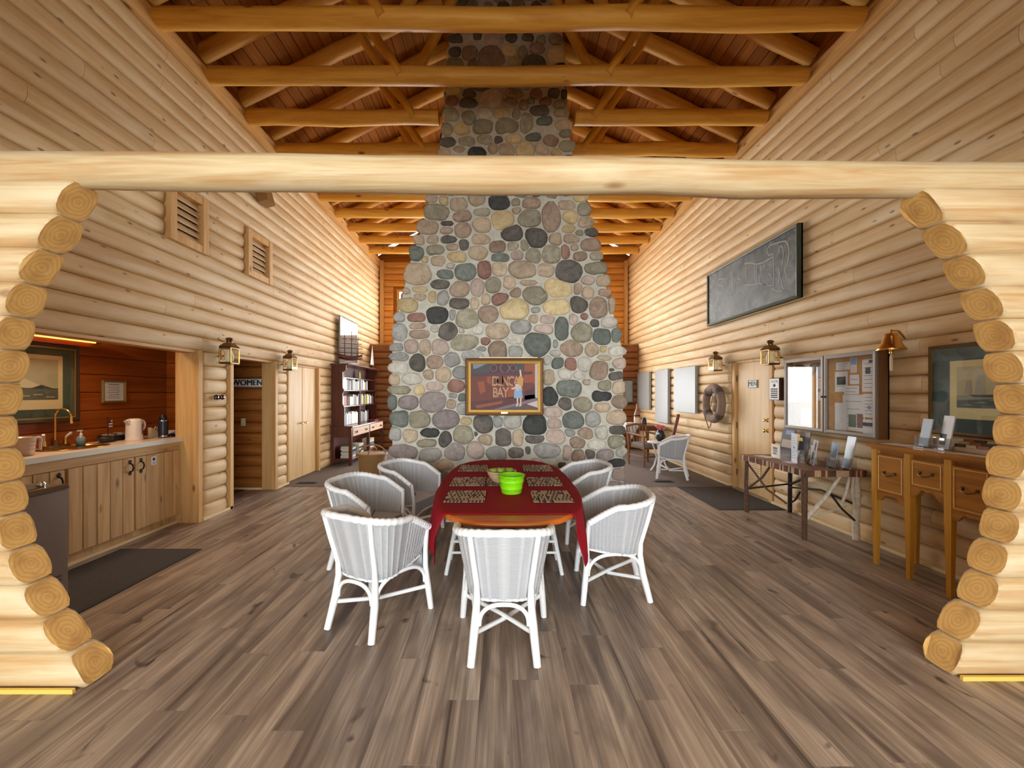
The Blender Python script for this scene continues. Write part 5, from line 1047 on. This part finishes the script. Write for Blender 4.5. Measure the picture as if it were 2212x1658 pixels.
for r, ci in ((.07, 1), (.055, 0), (.03, 1), (.018, 0)): poly(m, [(-.09+r*math.cos(a), .17+r*1.25*math.sin(a)) for a in np.linspace(0, 2*PI, 17)[:-1]], -.003-.0004*(4-ci), ci) if False else poly(m, [(-.09+r*math.cos(a), .17+r*1.25*math.sin(a)) for a in np.linspace(0, 2*PI, 17)[:-1]], -.003-(.075-r)*.03, ci)
m.build('cloth', [flat('pennant_green', 42, 66, 52), flat('pennant_white', 206, 206, 196), flat('pennant_grey', 170, 160, 146)], pe)
sheet('pale blue card at the top right of the left notice board door', -.15, .63, .10, .13, flat('card_blue', 176, 194, 210)); sheet('small white paper under the pale blue card in the notice board', -.15, .50, .10, .12, None, 2); sheet('white slip halfway down the left notice board door', -.14, .36, .12, .1, None, 0, ((.5, .9, .2, .8, 5),))
sheet('white sheet at the bottom of the left notice board door', -.38, .06, .17, .2, flat('sheet_lilac', 206, 204, 214), 5)
sheet('oval white card at the top left of the right notice board door', .13, .70, .17, .08, None, 3); sheet('white sheet with a dark photograph in the notice board', .11, .46, .16, .22, None, 2, ((.15, .85, .35, .75, 2),)); sheet('small pink and blue badge at the top of the right notice board door', .26, .66, .08, .16, flat('badge_pink', 222, 200, 196), 0, ((.1, .9, .55, .98, 5),)); sheet('small white note under the pink and blue badge', .27, .54, .11, .1, None, 1)
sheet('tall white newsletter at the top right of the notice board', .45, .46, .18, .33, None, 7, ((.4, .95, .88, .97, 2), (.2, .5, .55, .75, 2)), dy=.021); sheet('wide white poster with photographs in the right notice board door', .26, .05, .26, .38, None, 4, ((.28, .62, .1, .45, 3), (.66, .95, .1, .48, 4)), dy=.021); sheet('white page with a blue mark at the right of the notice board', .46, .20, .18, .24, None, 6, ((.3, .48, .35, .5, 5),), dy=.0225); sheet('white sheet with a barcode-like black strip at the notice board bottom right', .46, .03, .18, .15, None, 1, ((.0, 1, .55, .8, 2),), dy=.0245); sheet('plain white sheet at the lower left of the right notice board door', .11, .04, .15, .3, None, 0, dy=.0245); sheet('white slip with heading above the wide poster in the notice board', .24, .435, .18, .09, None, 2, dy=.024)
# ---- ship's bell
bl = thing('ship_bell', 'polished brass bell on a bracket above the notice board corner', 'bell', (XF, 3.63, 1.72), RW)
MB().lathe([(.105, .19), (.11, .195), (.098, .215), (.07, .26), (.055, .32), (.045, .345), (.012, .355)], (0, -.13, 0), 24).build('bell', brass, bl); MB().lathe([(.013, .16), (.018, .175), (.01, .195), (.004, .21)], (0, -.13, 0), 12).build('clapper', brass, bl)
MB().tube([(0, 0, .30), (0, -.06, .37), (0, -.13, .375), (0, -.13, .35)], .009, 8).build('bracket', brass, bl); MB().tube([(0, -.13, .16), (.0, -.13, .15)], .004, 6).build('rope', paper, bl); MB().lathe([(.008, .0), (.012, .01), (.012, .13), (.006, .15)], (0, -.13, .0), 10).build('pull_handle', plain('pull_cream', S(226, 204, 160), .6), bl)
# ---- ship print right
o, iw, ih = picture_frame('ship_print_right', 'large framed print of sailing ships with dark green mat above the sideboard', 'picture', (XF, 2.93, 1.17), RW, 0.98, .75, .03, plain('dark_gold_frame', S(120, 96, 60), .3, .5), flat('mat_darkgreen', 48, 72, 66)); o.name = 'sailing_print'
q = MB(); rect(q, -.33, .33, .14, .61, -.013, 0); rect(q, -.28, .28, .23, .56, -.0135, 1); rect(q, -.28, .28, .23, .33, -.014, 2); poly(q, [(-.28, .33), (-.1, .335), (.28, .33), (.28, .3), (.1, .31), (-.28, .29)], -.0142, 3)
for x, s in ((-.2, .8), (-.12, 1.1), (.02, 1.1), (.12, .9)): poly(q, [(x-.035*s, .34), (x+.03*s, .34), (x+.02*s, .34+.14*s), (x-.02*s, .34+.13*s)], -.0144, 4)
poly(q, [(-.2, .335), (.15, .335), (.12, .315), (-.16, .315)], -.0146, 5); [poly(q, [(-.26+.09*k, .25+.02*(k % 3)), (-.2+.09*k, .262+.02*(k % 3)), (-.16+.09*k, .25+.02*(k % 3))], -.0146, 3) for k in range(6)]
q.build('print', [flat('print_cream2', 228, 216, 150), flat('print_sky2', 196, 188, 140), flat('print_sea2', 72, 84, 68), flat('print_wave', 146, 150, 120), sailc, darksea], o)
# ---- big slate sign with chalk lettering
sgX = XF-.07; sy0, sy1, sz0, sz1 = 4.86, 7.0, 2.70, 3.62
sg = thing('slate_sign', 'big dark green slate sign with faint outlined lettering high on the right wall', 'sign', (XF, (sy0+sy1)/2, sz0), RW)
def slate():
    m, n, l, p = nt('slate'); tc = n.new('ShaderNodeTexCoord'); a = n.new('ShaderNodeTexNoise'); a.inputs['Scale'].default_value = 5; a.inputs['Detail'].default_value = 8; a.inputs['Distortion'].default_value = 1.5; l.new(tc.outputs['Object'], a.inputs['Vector'])
    r = n.new('ShaderNodeValToRGB'); r.color_ramp.elements[0].position = .35; r.color_ramp.elements[0].color = S(40, 42, 40); r.color_ramp.elements[1].position = .7; r.color_ramp.elements[1].color = S(104, 108, 98); l.new(a.outputs['Fac'], r.inputs[0]); l.new(r.outputs[0], p.inputs['Base Color']); p.inputs['Roughness'].default_value = .55; return m
w_, h = sy1-sy0, sz1-sz0
MB().b2(-w_/2+.02, w_/2-.02, -.05, -.02, .02, h-.02).build('slate', slate(), sg); MB().ring(w_, h, .035, .07, -.07, h/2, .01).build('frame', plain('sign_green_edge', S(52, 60, 44), .5), sg)
MB().b2(-w_/2, w_/2, -.02, 0, 0, h).build('backing', plain('sign_back', S(60, 40, 24), .8), sg)
def rwl(zx, zy):
    px, py = zx/6.377+1500, zy/6.377+460; Y = FPX*(sgX+.018)/(px-CX); z = CAMH-(py-CY)/FPX*Y
    return ((sy0+sy1)/2-Y, z-sz0)
ST = [[(1000, 530), (1010, 480), (1050, 440), (1090, 430), (1190, 395), (1260, 385), (1295, 440), (1305, 560), (1290, 680), (1250, 760), (1245, 790), (1265, 860), (1290, 920), (1315, 905)], [(1165, 560), (1165, 480), (1190, 445), (1220, 480), (1225, 580), (1215, 680), (1190, 735)], [(1085, 560), (1090, 700), (1095, 850), (1090, 1000)], [(1000, 530), (1020, 580), (1050, 575), (1080, 560)], [(1160, 745), (1165, 850), (1165, 1000)], [(1165, 770), (1190, 900), (1215, 1020), (1240, 1050)], [(1060, 1030), (1110, 1065), (1170, 1085), (1210, 1070)], [(880, 965), (950, 985), (1040, 1000), (1090, 990)], [(690, 700), (760, 685), (850, 705), (940, 685), (1020, 640), (1075, 605)], [(830, 730), (835, 830), (840, 940)], [(855, 725), (860, 830), (862, 950)], [(910, 720), (915, 800)], [(960, 700), (965, 760)], [(900, 850), (890, 900), (910, 960), (960, 985), (1010, 985)], [(1020, 830), (1050, 860), (1075, 930)], [(410, 900), (370, 910), (330, 920), (315, 960), (340, 1000), (390, 1000), (410, 1030), (390, 1060)], [(525, 890), (530, 1000), (535, 1100)], [(550, 885), (552, 1000), (555, 1090)], [(575, 860), (572, 960)], [(270, 1290), (280, 1330), (305, 1340), (330, 1310), (340, 1270)], [(520, 1200), (540, 1140), (600, 1090), (640, 1030), (650, 990)], [(700, 990), (800, 990), (880, 965)], [(600, 910), (625, 905), (635, 930)], [(710, 740), (705, 840), (720, 940)]]
m = MB()
for s in ST:
    pts = [rwl(*p) for p in s]
    for (a, b), (c, d_) in zip(pts[:-1], pts[1:]):
        dx, dz = c-a, d_-b; L = math.hypot(dx, dz) or 1; nx, nz = -dz/L*.007, dx/L*.007; poly(m, [(a-nx, b-nz), (c-nx, d_-nz), (c+nx, d_+nz), (a+nx, b+nz)], -.052, 0)
m.build('lettering', plain('chalk_line', S(168, 172, 168), .8), sg)
# ---- twig table
bark = plain('bark_brown', S(96, 68, 50), .9, bump=.8, bscale=60, var=.3, vscale=30); barkd = plain('bark_dark', S(48, 34, 28), .9, bump=.8, bscale=60); birch = plain('birch_bark', S(220, 206, 184), .7, bump=.4, bscale=40, var=.18, vscale=22)
tt = thing('twig_table', 'rustic table of twigs and birch branches with leaflets, under the notice board', 'table', (3.415, 4.54, 0), RW); hw, hd = .53, .31
MB().bev((0, 0, .715), (2*hw, 2*hd, .03), .004).build('tabletop', wood('twig_top', S(160, 116, 80), S(120, 80, 54), 'x', 10, rnd=.02, rough=.5), tt)
e = MB(); cw = .022
for k in range(int(2*hw/cw)): e.mi = rb.randrange(3); x = -hw+cw*(k+.5); e.b2(x-cw*.42, x+cw*.42, -hd-.012, -hd, .665, .728); e.b2(x-cw*.42, x+cw*.42, hd, hd+.012, .665, .728)
for k in range(int(2*hd/cw)): e.mi = rb.randrange(3); y = -hd+cw*(k+.5); e.b2(hw, hw+.012, y-cw*.42, y+cw*.42, .665, .728); e.b2(-hw-.012, -hw, y-cw*.42, y+cw*.42, .665, .728)
e.build('twig_edging', [bark, plain('twig_red', S(120, 66, 46), .7), plain('twig_pale', S(196, 160, 118), .7)], tt)['kind'] = 'stuff'
def tw_(name, pts, r, m): return MB().tube(pts, r, 8, jit=.08).build(name, m, tt)
tw_('leg', [(-.48, -.27, 0), (-.49, -.275, .35), (-.48, -.27, .70)], [.026, .024, .024], bark); tw_('leg', [(.47, -.27, 0), (.48, -.28, .35), (.47, -.27, .70)], [.024, .026, .028], bark); tw_('leg', [(-.47, .27, 0), (-.48, .28, .35), (-.46, .27, .70)], [.024, .024, .026], barkd); tw_('leg', [(.47, .265, 0), (.46, .27, .2), (.475, .28, .45), (.47, .27, .70)], [.033, .031, .026, .022], birch)
for pts, r, m in (([(-.48, -.26, .62), (-.1, -.27, .38), (.2, -.26, .3)], .011, bark), ([(-.48, -.26, .3), (-.2, -.26, .5), (-.05, -.25, .69)], .012, bark), ([(-.48, -.25, .3), (-.47, .25, .36)], .012, barkd), ([(-.47, .26, .35), (-.2, .27, .5), (.0, .27, .69)], .015, barkd), ([(-.47, .26, .32), (0, .28, .4), (.46, .27, .36)], .011, barkd), ([(.47, -.25, .22), (.475, -.05, .45), (.47, .1, .66)], [.022, .02, .018], birch), ([(.47, -.24, .25), (.48, 0, .3), (.47, .16, .35)], [.01, .012, .01], birch), ([(.47, .1, .33), (.475, .16, .5), (.47, .2, .68)], .013, birch), ([(.47, .26, .3), (.475, .22, .5), (.47, .24, .68)], .014, birch), ([(.475, -.02, .5), (.48, .1, .33), (.47, .25, .2)], .011, barkd), ([(-.3, .27, .3), (-.38, .27, .18), (-.46, .27, .12)], .011, barkd), ([(.46, -.26, .62), (.2, .0, .66), (.0, .26, .69)], .012, barkd)): tw_('branch', pts, r, m)
# leaflets on the twig table: x along the wall (towards the viewer), y depth
acr = pane('acrylic', (.93, .95, .96, 1), .14)
def tpos(x, y): return (3.43+y, 4.54-x, .7305)
def holder(label, x, y, w_, h, col, rz=0, blocks=(), pos=tpos, lean=.25, cat='brochure holder'):
    k_ = 1.3 if pos is tpos else 1.15; w_ *= k_; h *= k_
    px, py, pz = pos(x, y); o = thing('brochure_holder', label, cat, (px, py, pz), RW+rz); m = MB()
    m.b2(-w_/2-.004, w_/2+.004, -.03, .05, 0, .004); m.b2(-w_/2-.004, w_/2+.004, -.032, -.03, 0, h*.35); m.b2(-w_/2-.006, -w_/2-.004, -.03, .05, 0, h*.35); m.b2(w_/2+.004, w_/2+.006, -.03, .05, 0, h*.35); m.build('acrylic_holder', acr, o)
    b = MB(); b.b2(-w_/2, w_/2, -.004, .004, 0, h)
    for (x0, x1, z0, z1, ci) in blocks: rect(b, -w_/2+w_*x0, -w_/2+w_*x1, h*z0, h*z1, -.0045, ci)
    bb = b.build('brochure', [col, ink, flat('photo_blue', 120, 150, 190), flat('photo_tan', 170, 150, 130), flat('type_grey', 120, 116, 116), paper], o, (0, .0, .005)); bb.rotation_euler = (-lean*.6, 0, 0)
    return o
holder('dark photo brochures in a clear rack at the far end of the twig table', -.36, .12, .17, .26, flat('broch_dark', 74, 66, 64), 0, ((.1, .9, .3, .6, 3), (.3, .9, .8, .95, 2)))
holder('grey leaflet with a yellow top in a clear rack on the twig table', -.17, .18, .12, .25, flat('broch_grey', 84, 82, 90), 0, ((.0, 1, .8, 1, 3),))
yt = sheet('yellow tag on the grey leaflet rack', 0, 0, .09, .04, flat('tag_yellow', 206, 180, 40)); yt.location = (3.43+.155, 4.54+.17, .7305+.215); yt.name = 'yellow_tag'; yt['category'] = 'tag'
fcard = thing('framed_card', 'small white printed card standing on the twig table', 'card', tpos(-.25, -.08), RW-.2); m = MB(); m.b2(-.1, .1, -.006, .006, 0, .16); rect(m, -.055, .055, .1, .13, -.0065, 1); rect(m, -.05, .06, .075, .092, -.0065, 1); rect(m, -.05, .02, .04, .065, -.0065, 1); rect(m, .03, .055, .04, .065, -.0065, 2); m.build('card', [plain('card_cream', S(226, 214, 196), .6), flat('card_type', 96, 90, 88), flat('photo_tan', 170, 150, 130)], fcard)
fs_ = thing('loose_sheet', 'white sheet lying flat on the far end of the twig table', 'paper', tpos(-.33, -.16), RW+.2); MB().b2(-.1, .1, -.07, .07, 0, .001).build('sheet', paper, fs_)
lf = thing('leaflet_stand', 'tall white leaflet standing upright in the middle of the twig table', 'leaflet', tpos(.08, -.1), RW-.25); m = MB(); m.b2(-.07, .07, -.001, .001, 0, .33); m.b2(-.07, .07, -.09, .0, 0, .001)
for k in range(9): rect(m, -.055, .05-.012*(k % 3), .05+.028*k, .054+.028*k, -.0015, 1)
rect(m, -.012, .008, .16, .18, -.0018, 2); m.build('leaflet', [flat('leaf_white', 214, 216, 226), flat('type_grey', 120, 116, 116), ink], lf)
wb_ = thing('white_tube', 'slanting clear plastic strip beside the tall white leaflet', 'plastic strip', tpos(-.04, .02), RW); MB().tube([(-.06, 0, .01), (.0, 0, .04), (.035, 0, .12)], [.008, .01, .012], 6).build('strip', plain('clear_white', S(214, 212, 206), .3), wb_); wb_.name = 'plastic_strip'
holder('photo brochures in a clear stand right of the tall white leaflet', .24, -.03, .11, .21, flat('broch_pale', 206, 202, 204), -.45, ((.25, .6, .2, .5, 1), (.6, .85, .6, .9, 1)))
holder('blue and white leaflet in a clear stand near the sideboard end of the twig table', .38, .07, .1, .2, flat('broch_blue', 150, 176, 200), -.3, ((.1, .9, .0, .4, 5),))
holder('tall clear empty leaflet stand at the near end of the twig table', .47, .15, .12, .26, plain('cloudy_acrylic', S(176, 182, 182), .3), -.3)
lf2 = thing('leaflet_card', 'narrow pale leaflet standing behind the tall white one', 'leaflet', tpos(.17, .05), RW-.2); MB().b2(-.05, .05, -.002, .002, 0, .2).build('leaflet', flat('leaf_lilac', 190, 190, 206), lf2)
# ---- sideboard
hon = wood('honey_oak_z', S(214, 158, 62), S(190, 130, 42), 'z', 20, rnd=.03, rough=.35, bump=.05); honx = wood('honey_oak_x', S(178, 120, 52), S(152, 96, 38), 'x', 18, rnd=.03, rough=.28, bump=.05)
inl = plain('inlay_pale', S(232, 190, 110), .4)
sb_ = thing('sideboard', 'honey oak huntboard sideboard with inlaid drawers and tall tapered legs', 'sideboard', (3.325, 3.07, 0), RW)
MB().bev((0, .185, 1.055), (.98, .43, .03), .012).build('top', honx, sb_); MB().b2(-.46, .46, .0, .39, 1.02, 1.04).build('moulding', honx, sb_)
LX = (-.43, -.145, .145, .43)
for x in LX:
    for y in ((0.02, .37) if abs(x) > .2 else (.02,)):
        MB().add([(x-.024, y-.022, .62), (x+.024, y-.022, .62), (x+.024, y+.022, .62), (x-.024, y+.022, .62), (x-.015, y-.014, 0), (x+.015, y-.014, 0), (x+.015, y+.014, 0), (x-.015, y+.014, 0)]+[(x-.024, y-.022, 1.02), (x+.024, y-.022, 1.02), (x+.024, y+.022, 1.02), (x-.024, y+.022, 1.02)], [(4, 5, 6, 7)[::-1], (0, 1, 5, 4)[::-1], (1, 2, 6, 5)[::-1], (2, 3, 7, 6)[::-1], (3, 0, 4, 7)[::-1], (0, 1, 9, 8), (1, 2, 10, 9), (2, 3, 11, 10), (3, 0, 8, 11), (8, 9, 10, 11)]).build('leg', hon, sb_)
MB().b2(-.43, .43, .03, .385, .72, 1.02).build('carcase', honx, sb_)
q = MB(); q.b2(-.445, -.42, .04, .35, .62, 1.02); q.b2(.42, .445, .04, .35, .62, 1.02); q.build('end_panel', honx, sb_)
for x0, x1, z0 in ((LX[0]+.026, LX[1]-.026, .66), (LX[1]+.026, LX[2]-.026, .77), (LX[2]+.026, LX[3]-.026, .66)):
    dr = MB().bev(((x0+x1)/2, .012, (z0+.985)/2), (x1-x0, .03, .985-z0), .004).build('drawer', honx, sb_); cx_ = (x0+x1)/2; zc = (z0+.985)/2
    MB().ring(x1-x0-.03, .985-z0-.03, .005, .003, -.006, zc, 0).build('inlay', inl, dr, (cx_, 0, 0))
    hh = MB(); hh.tube([(cx_-.045, -.006, zc+.012), (cx_-.04, -.025, zc-.004), (cx_, -.03, zc-.018), (cx_+.04, -.025, zc-.004), (cx_+.045, -.006, zc+.012)], .005, 7); [hh.lathe([(.012, 0), (.012, .004), (.006, .008)], (0, 0, 0), 10) for _ in ()]
    for e_ in (-.045, .045): hh.b2(cx_+e_-.01, cx_+e_+.01, -.008, -.003, zc, zc+.024)
    hh.build('pull', oldbrass, dr)
    n = 14; top = z0-.003; pts = [(x0, top), (x1, top)]; 
    for k in range(n+1):
        t = k/n; u = abs(2*t-1); pts.append((x1+(x0-x1)*t, top-.018-.075*u**1.6-.012*math.cos(3*PI*u)))
    MB().prism(pts, 'y', .0, .018).build('apron', honx, sb_)
def spos(x, y): return (3.335+y, 3.07-x, 1.0705)
holder('pale blue brochures in a tall clear holder at the far end of the sideboard', -.21, .19, .10, .20, flat('broch_ice', 190, 202, 216), -.35, (), spos); holder('white and black brochure in a tall clear holder in the middle of the sideboard', -.05, .18, .10, .23, flat('broch_white', 226, 228, 232), -.35, ((.0, .6, .1, .45, 1),), spos)
co = thing('card_tray', 'white tray of business cards at the near end of the sideboard', 'card tray', spos(.12, .24), RW); MB().prism([(-.05, 0), (.07, 0), (.07, .075), (.04, .08), (-.05, .03)], 'x', -.12, .12).build('tray', plain('tray_white', S(206, 196, 176), .5), co)
for r in range(3):
    for c in range(3): MB().b2(-.11+.075*c, -.045+.075*c, -.045+.035*r, -.02+.035*r, .035+.018*r, .055+.018*r).build('cards', flat('cards_%d' % ((r+c) % 3), *((90, 84, 76), (216, 206, 190), (170, 110, 96))[(r+c) % 3]), co)
for lab, x, y, w_, h, a in (('white sheet lying at the far end of the sideboard top', -.33, .12, .22, .16, .1), ('white sheet lying before the holders on the sideboard top', -.05, .06, .24, .1, -.05), ('white sheet lying at the near front of the sideboard top', .25, .06, .28, .1, .06)):
    o = thing('loose_sheet', lab, 'paper', spos(x, y), RW+a, 'loose sheets on the sideboard'); MB().b2(-w_/2, w_/2, -h/2, h/2, 0, .0012).build('sheet', paper, o)
# ---- corner beyond: clothed table, rattan chair, small round table
rat = plain('rattan_brown', S(122, 74, 36), .45); cz = .0045
ctb = thing('corner_table', 'dark wooden table with a white cloth in the far right corner', 'table', (3.25, 9.25, cz), 0)
MB().bev((0, 0, .76), (.85, .9, .035), .008).build('tabletop', plain('table_brown', S(110, 62, 30), .35), ctb); [MB().lathe([(.025, 0), (.03, .1), (.022, .4), (.035, .7), (.035, .745)], (sx*.36, sy*.38, 0), 10).build('leg', plain('table_brown', S(110, 62, 30)), ctb) for sx in (-1, 1) for sy in (-1, 1)]
MB().b2(-.38, .38, -.4, .4, .66, .745).build('apron', plain('table_brown', S(110, 62, 30)), ctb)
tcl = thing('table_runner', 'white cloth hanging over the corner table edge', 'cloth', (2.98, 9.12, cz+.779), 0); m = MB(); m.b2(-.17, .25, -.3, .3, 0, .003); m.b2(-.172, -.168, -.3, .3, -.06, .003); m.prism([(-.17, .002), (.12, .002), (-.05, -.30)], 'y', -.325, -.322); m.build('cloth', plain('runner_grey', S(206, 200, 196), .8), tcl)
pk = thing('folded_cards', 'white folded cards on the corner table near the chimney', 'cards', (2.93, 9.0, cz+.7825), .3); m = MB(); m.b2(-.1, .1, -.06, .06, 0, .03); m.b2(-.09, .1, -.05, .07, .03, .055); m.build('cards', paper, pk)
wbt = thing('wine_bottle', 'tall brown and white bottle on the corner table', 'bottle', (3.12, 8.98, cz+.7785), 0)
MB().lathe([(.06, 0), (.068, .02), (.068, .2), (.06, .26), (.03, .36), (.018, .42), (.017, .46)], n=20).build('bottle', plain('bottle_brown', S(150, 92, 46), .25), wbt); MB().lathe([(.069, .04), (.0695, .05), (.0695, .17), (.069, .175)], n=20).build('label_band', plain('label_pale', S(206, 186, 160), .5), wbt); MB().lathe([(.066, .2), (.069, .205), (.066, .235)], n=20).build('dark_band', ink, wbt); MB().lathe([(.019, .45), (.02, .455), (.019, .49), (.01, .492)], n=14).build('cap', oldbrass, wbt)
jb = thing('black_jar', 'small black jar beside the brown bottle', 'jar', (3.27, 8.95, cz+.7785), 0); MB().lathe([(.045, 0), (.05, .02), (.05, .12), (.035, .14)], n=16).build('jar', black, jb); MB().lathe([(.036, .14), (.036, .17), (.02, .175)], n=14).build('lid', black, jb)
rc = thing('rattan_chair', 'brown rattan armchair with a grey cushion in front of the corner table', 'chair', (3.08, 8.32, cz), R(200))
for sx in (-1, 1):
    MB().tube([(sx*.25, .24, 0), (sx*.25, .24, .62)], .022, 10).build('leg', rat, rc); MB().tube([(sx*.25, -.24, 0), (sx*.25, -.26, .5), (sx*.25, -.32, .80)], .022, 10).build('leg', rat, rc); MB().tube([(sx*.25, .27, .62), (sx*.26, 0, .64), (sx*.25, -.28, .66)], .024, 10).build('arm', rat, rc); MB().tube([(sx*.25, .24, .2), (sx*.25, -.24, .2)], .013, 8).build('stretcher', rat, rc)
MB().tube([(-.25, -.32, .80), (0, -.34, .83), (.25, -.32, .80)], .022, 10).build('top_rail', rat, rc); MB().tube([(-.25, .24, .37), (.25, .24, .37)], .018, 8).build('seat_rail', rat, rc); MB().tube([(-.25, .24, .2), (.25, .24, .2)], .013, 8).build('stretcher', rat, rc); MB().bev((0, 0, .375), (.46, .46, .03), .01).build('seat', rat, rc)
for k in range(5): MB().tube([(-.18+.09*k, -.26, .40), (-.18+.09*k, -.33, .80)], .009, 6).build('slat', rat, rc)
cu = MB().bev((0, .01, .43), (.46, .46, .08), .03).build('cushion', plain('cushion_grey', S(128, 122, 124), .9), rc)
wt = thing('round_side_table', 'small round white table with curved legs beside the white chair', 'side table', (3.13, 7.75, cz), 0)
MB().lathe([(.2, .53), (.225, .54), (.225, .555), (.2, .565)], n=28).build('top', wcane, wt)
for k in range(3): a = R(200+120*k); MB().tube([(.17*math.cos(a), .17*math.sin(a), .53), (.10*math.cos(a), .10*math.sin(a), .38), (.07*math.cos(a), .07*math.sin(a), .25), (.12*math.cos(a), .12*math.sin(a), .1), (.21*math.cos(a), .21*math.sin(a), 0)], .016, 8).build('leg', wcane, wt)
vz = thing('flower_vase', 'black vase of pink flowers on the round white table', 'vase', (3.15, 7.75, cz+.566), 0); MB().lathe([(.05, 0), (.085, .05), (.09, .12), (.06, .19), (.05, .22)], n=18).build('vase', black, vz)
fm_ = plain('flower_pink', S(206, 96, 110), .7); fl_ = MB()
for k in range(16): a = rb.uniform(0, 6.28); r = rb.uniform(0, .085); fl_.lathe([(.006, -.02), (.026, -.01), (.032, .008), (.018, .02), (.004, .014)], (r*math.cos(a), r*math.sin(a), .255+rb.uniform(-.02, .035)), 7)
fl_.build('flowers', fm_, vz); MB().lathe([(.03, .12), (.035, .14), (.02, .15)], (-.07, -.05, .02), 10).build('white_bow', paper, vz)
stp = thing('wooden_pole', 'short brown wooden pole slanting up behind the pink flowers', 'pole', (3.42, 7.98, cz), 0); MB().tube([(-.12, -.02, .0), (.06, .0, .55), (.2, .02, 1.08)], [.024, .03, .034], 9).build('pole', plain('pole_brown', S(110, 52, 38), .5), stp)
o, iw, ih = picture_frame('back_wall_picture', 'narrow dark framed picture on the far wall right of the chimney', 'picture', (3.42, YB-.062, 1.24), 0, .34, .64, .03, dframe, flat('pic_grey', 120, 116, 100))
# glimpse of the low ledge ornaments is hidden by the chimney, nothing more stands there
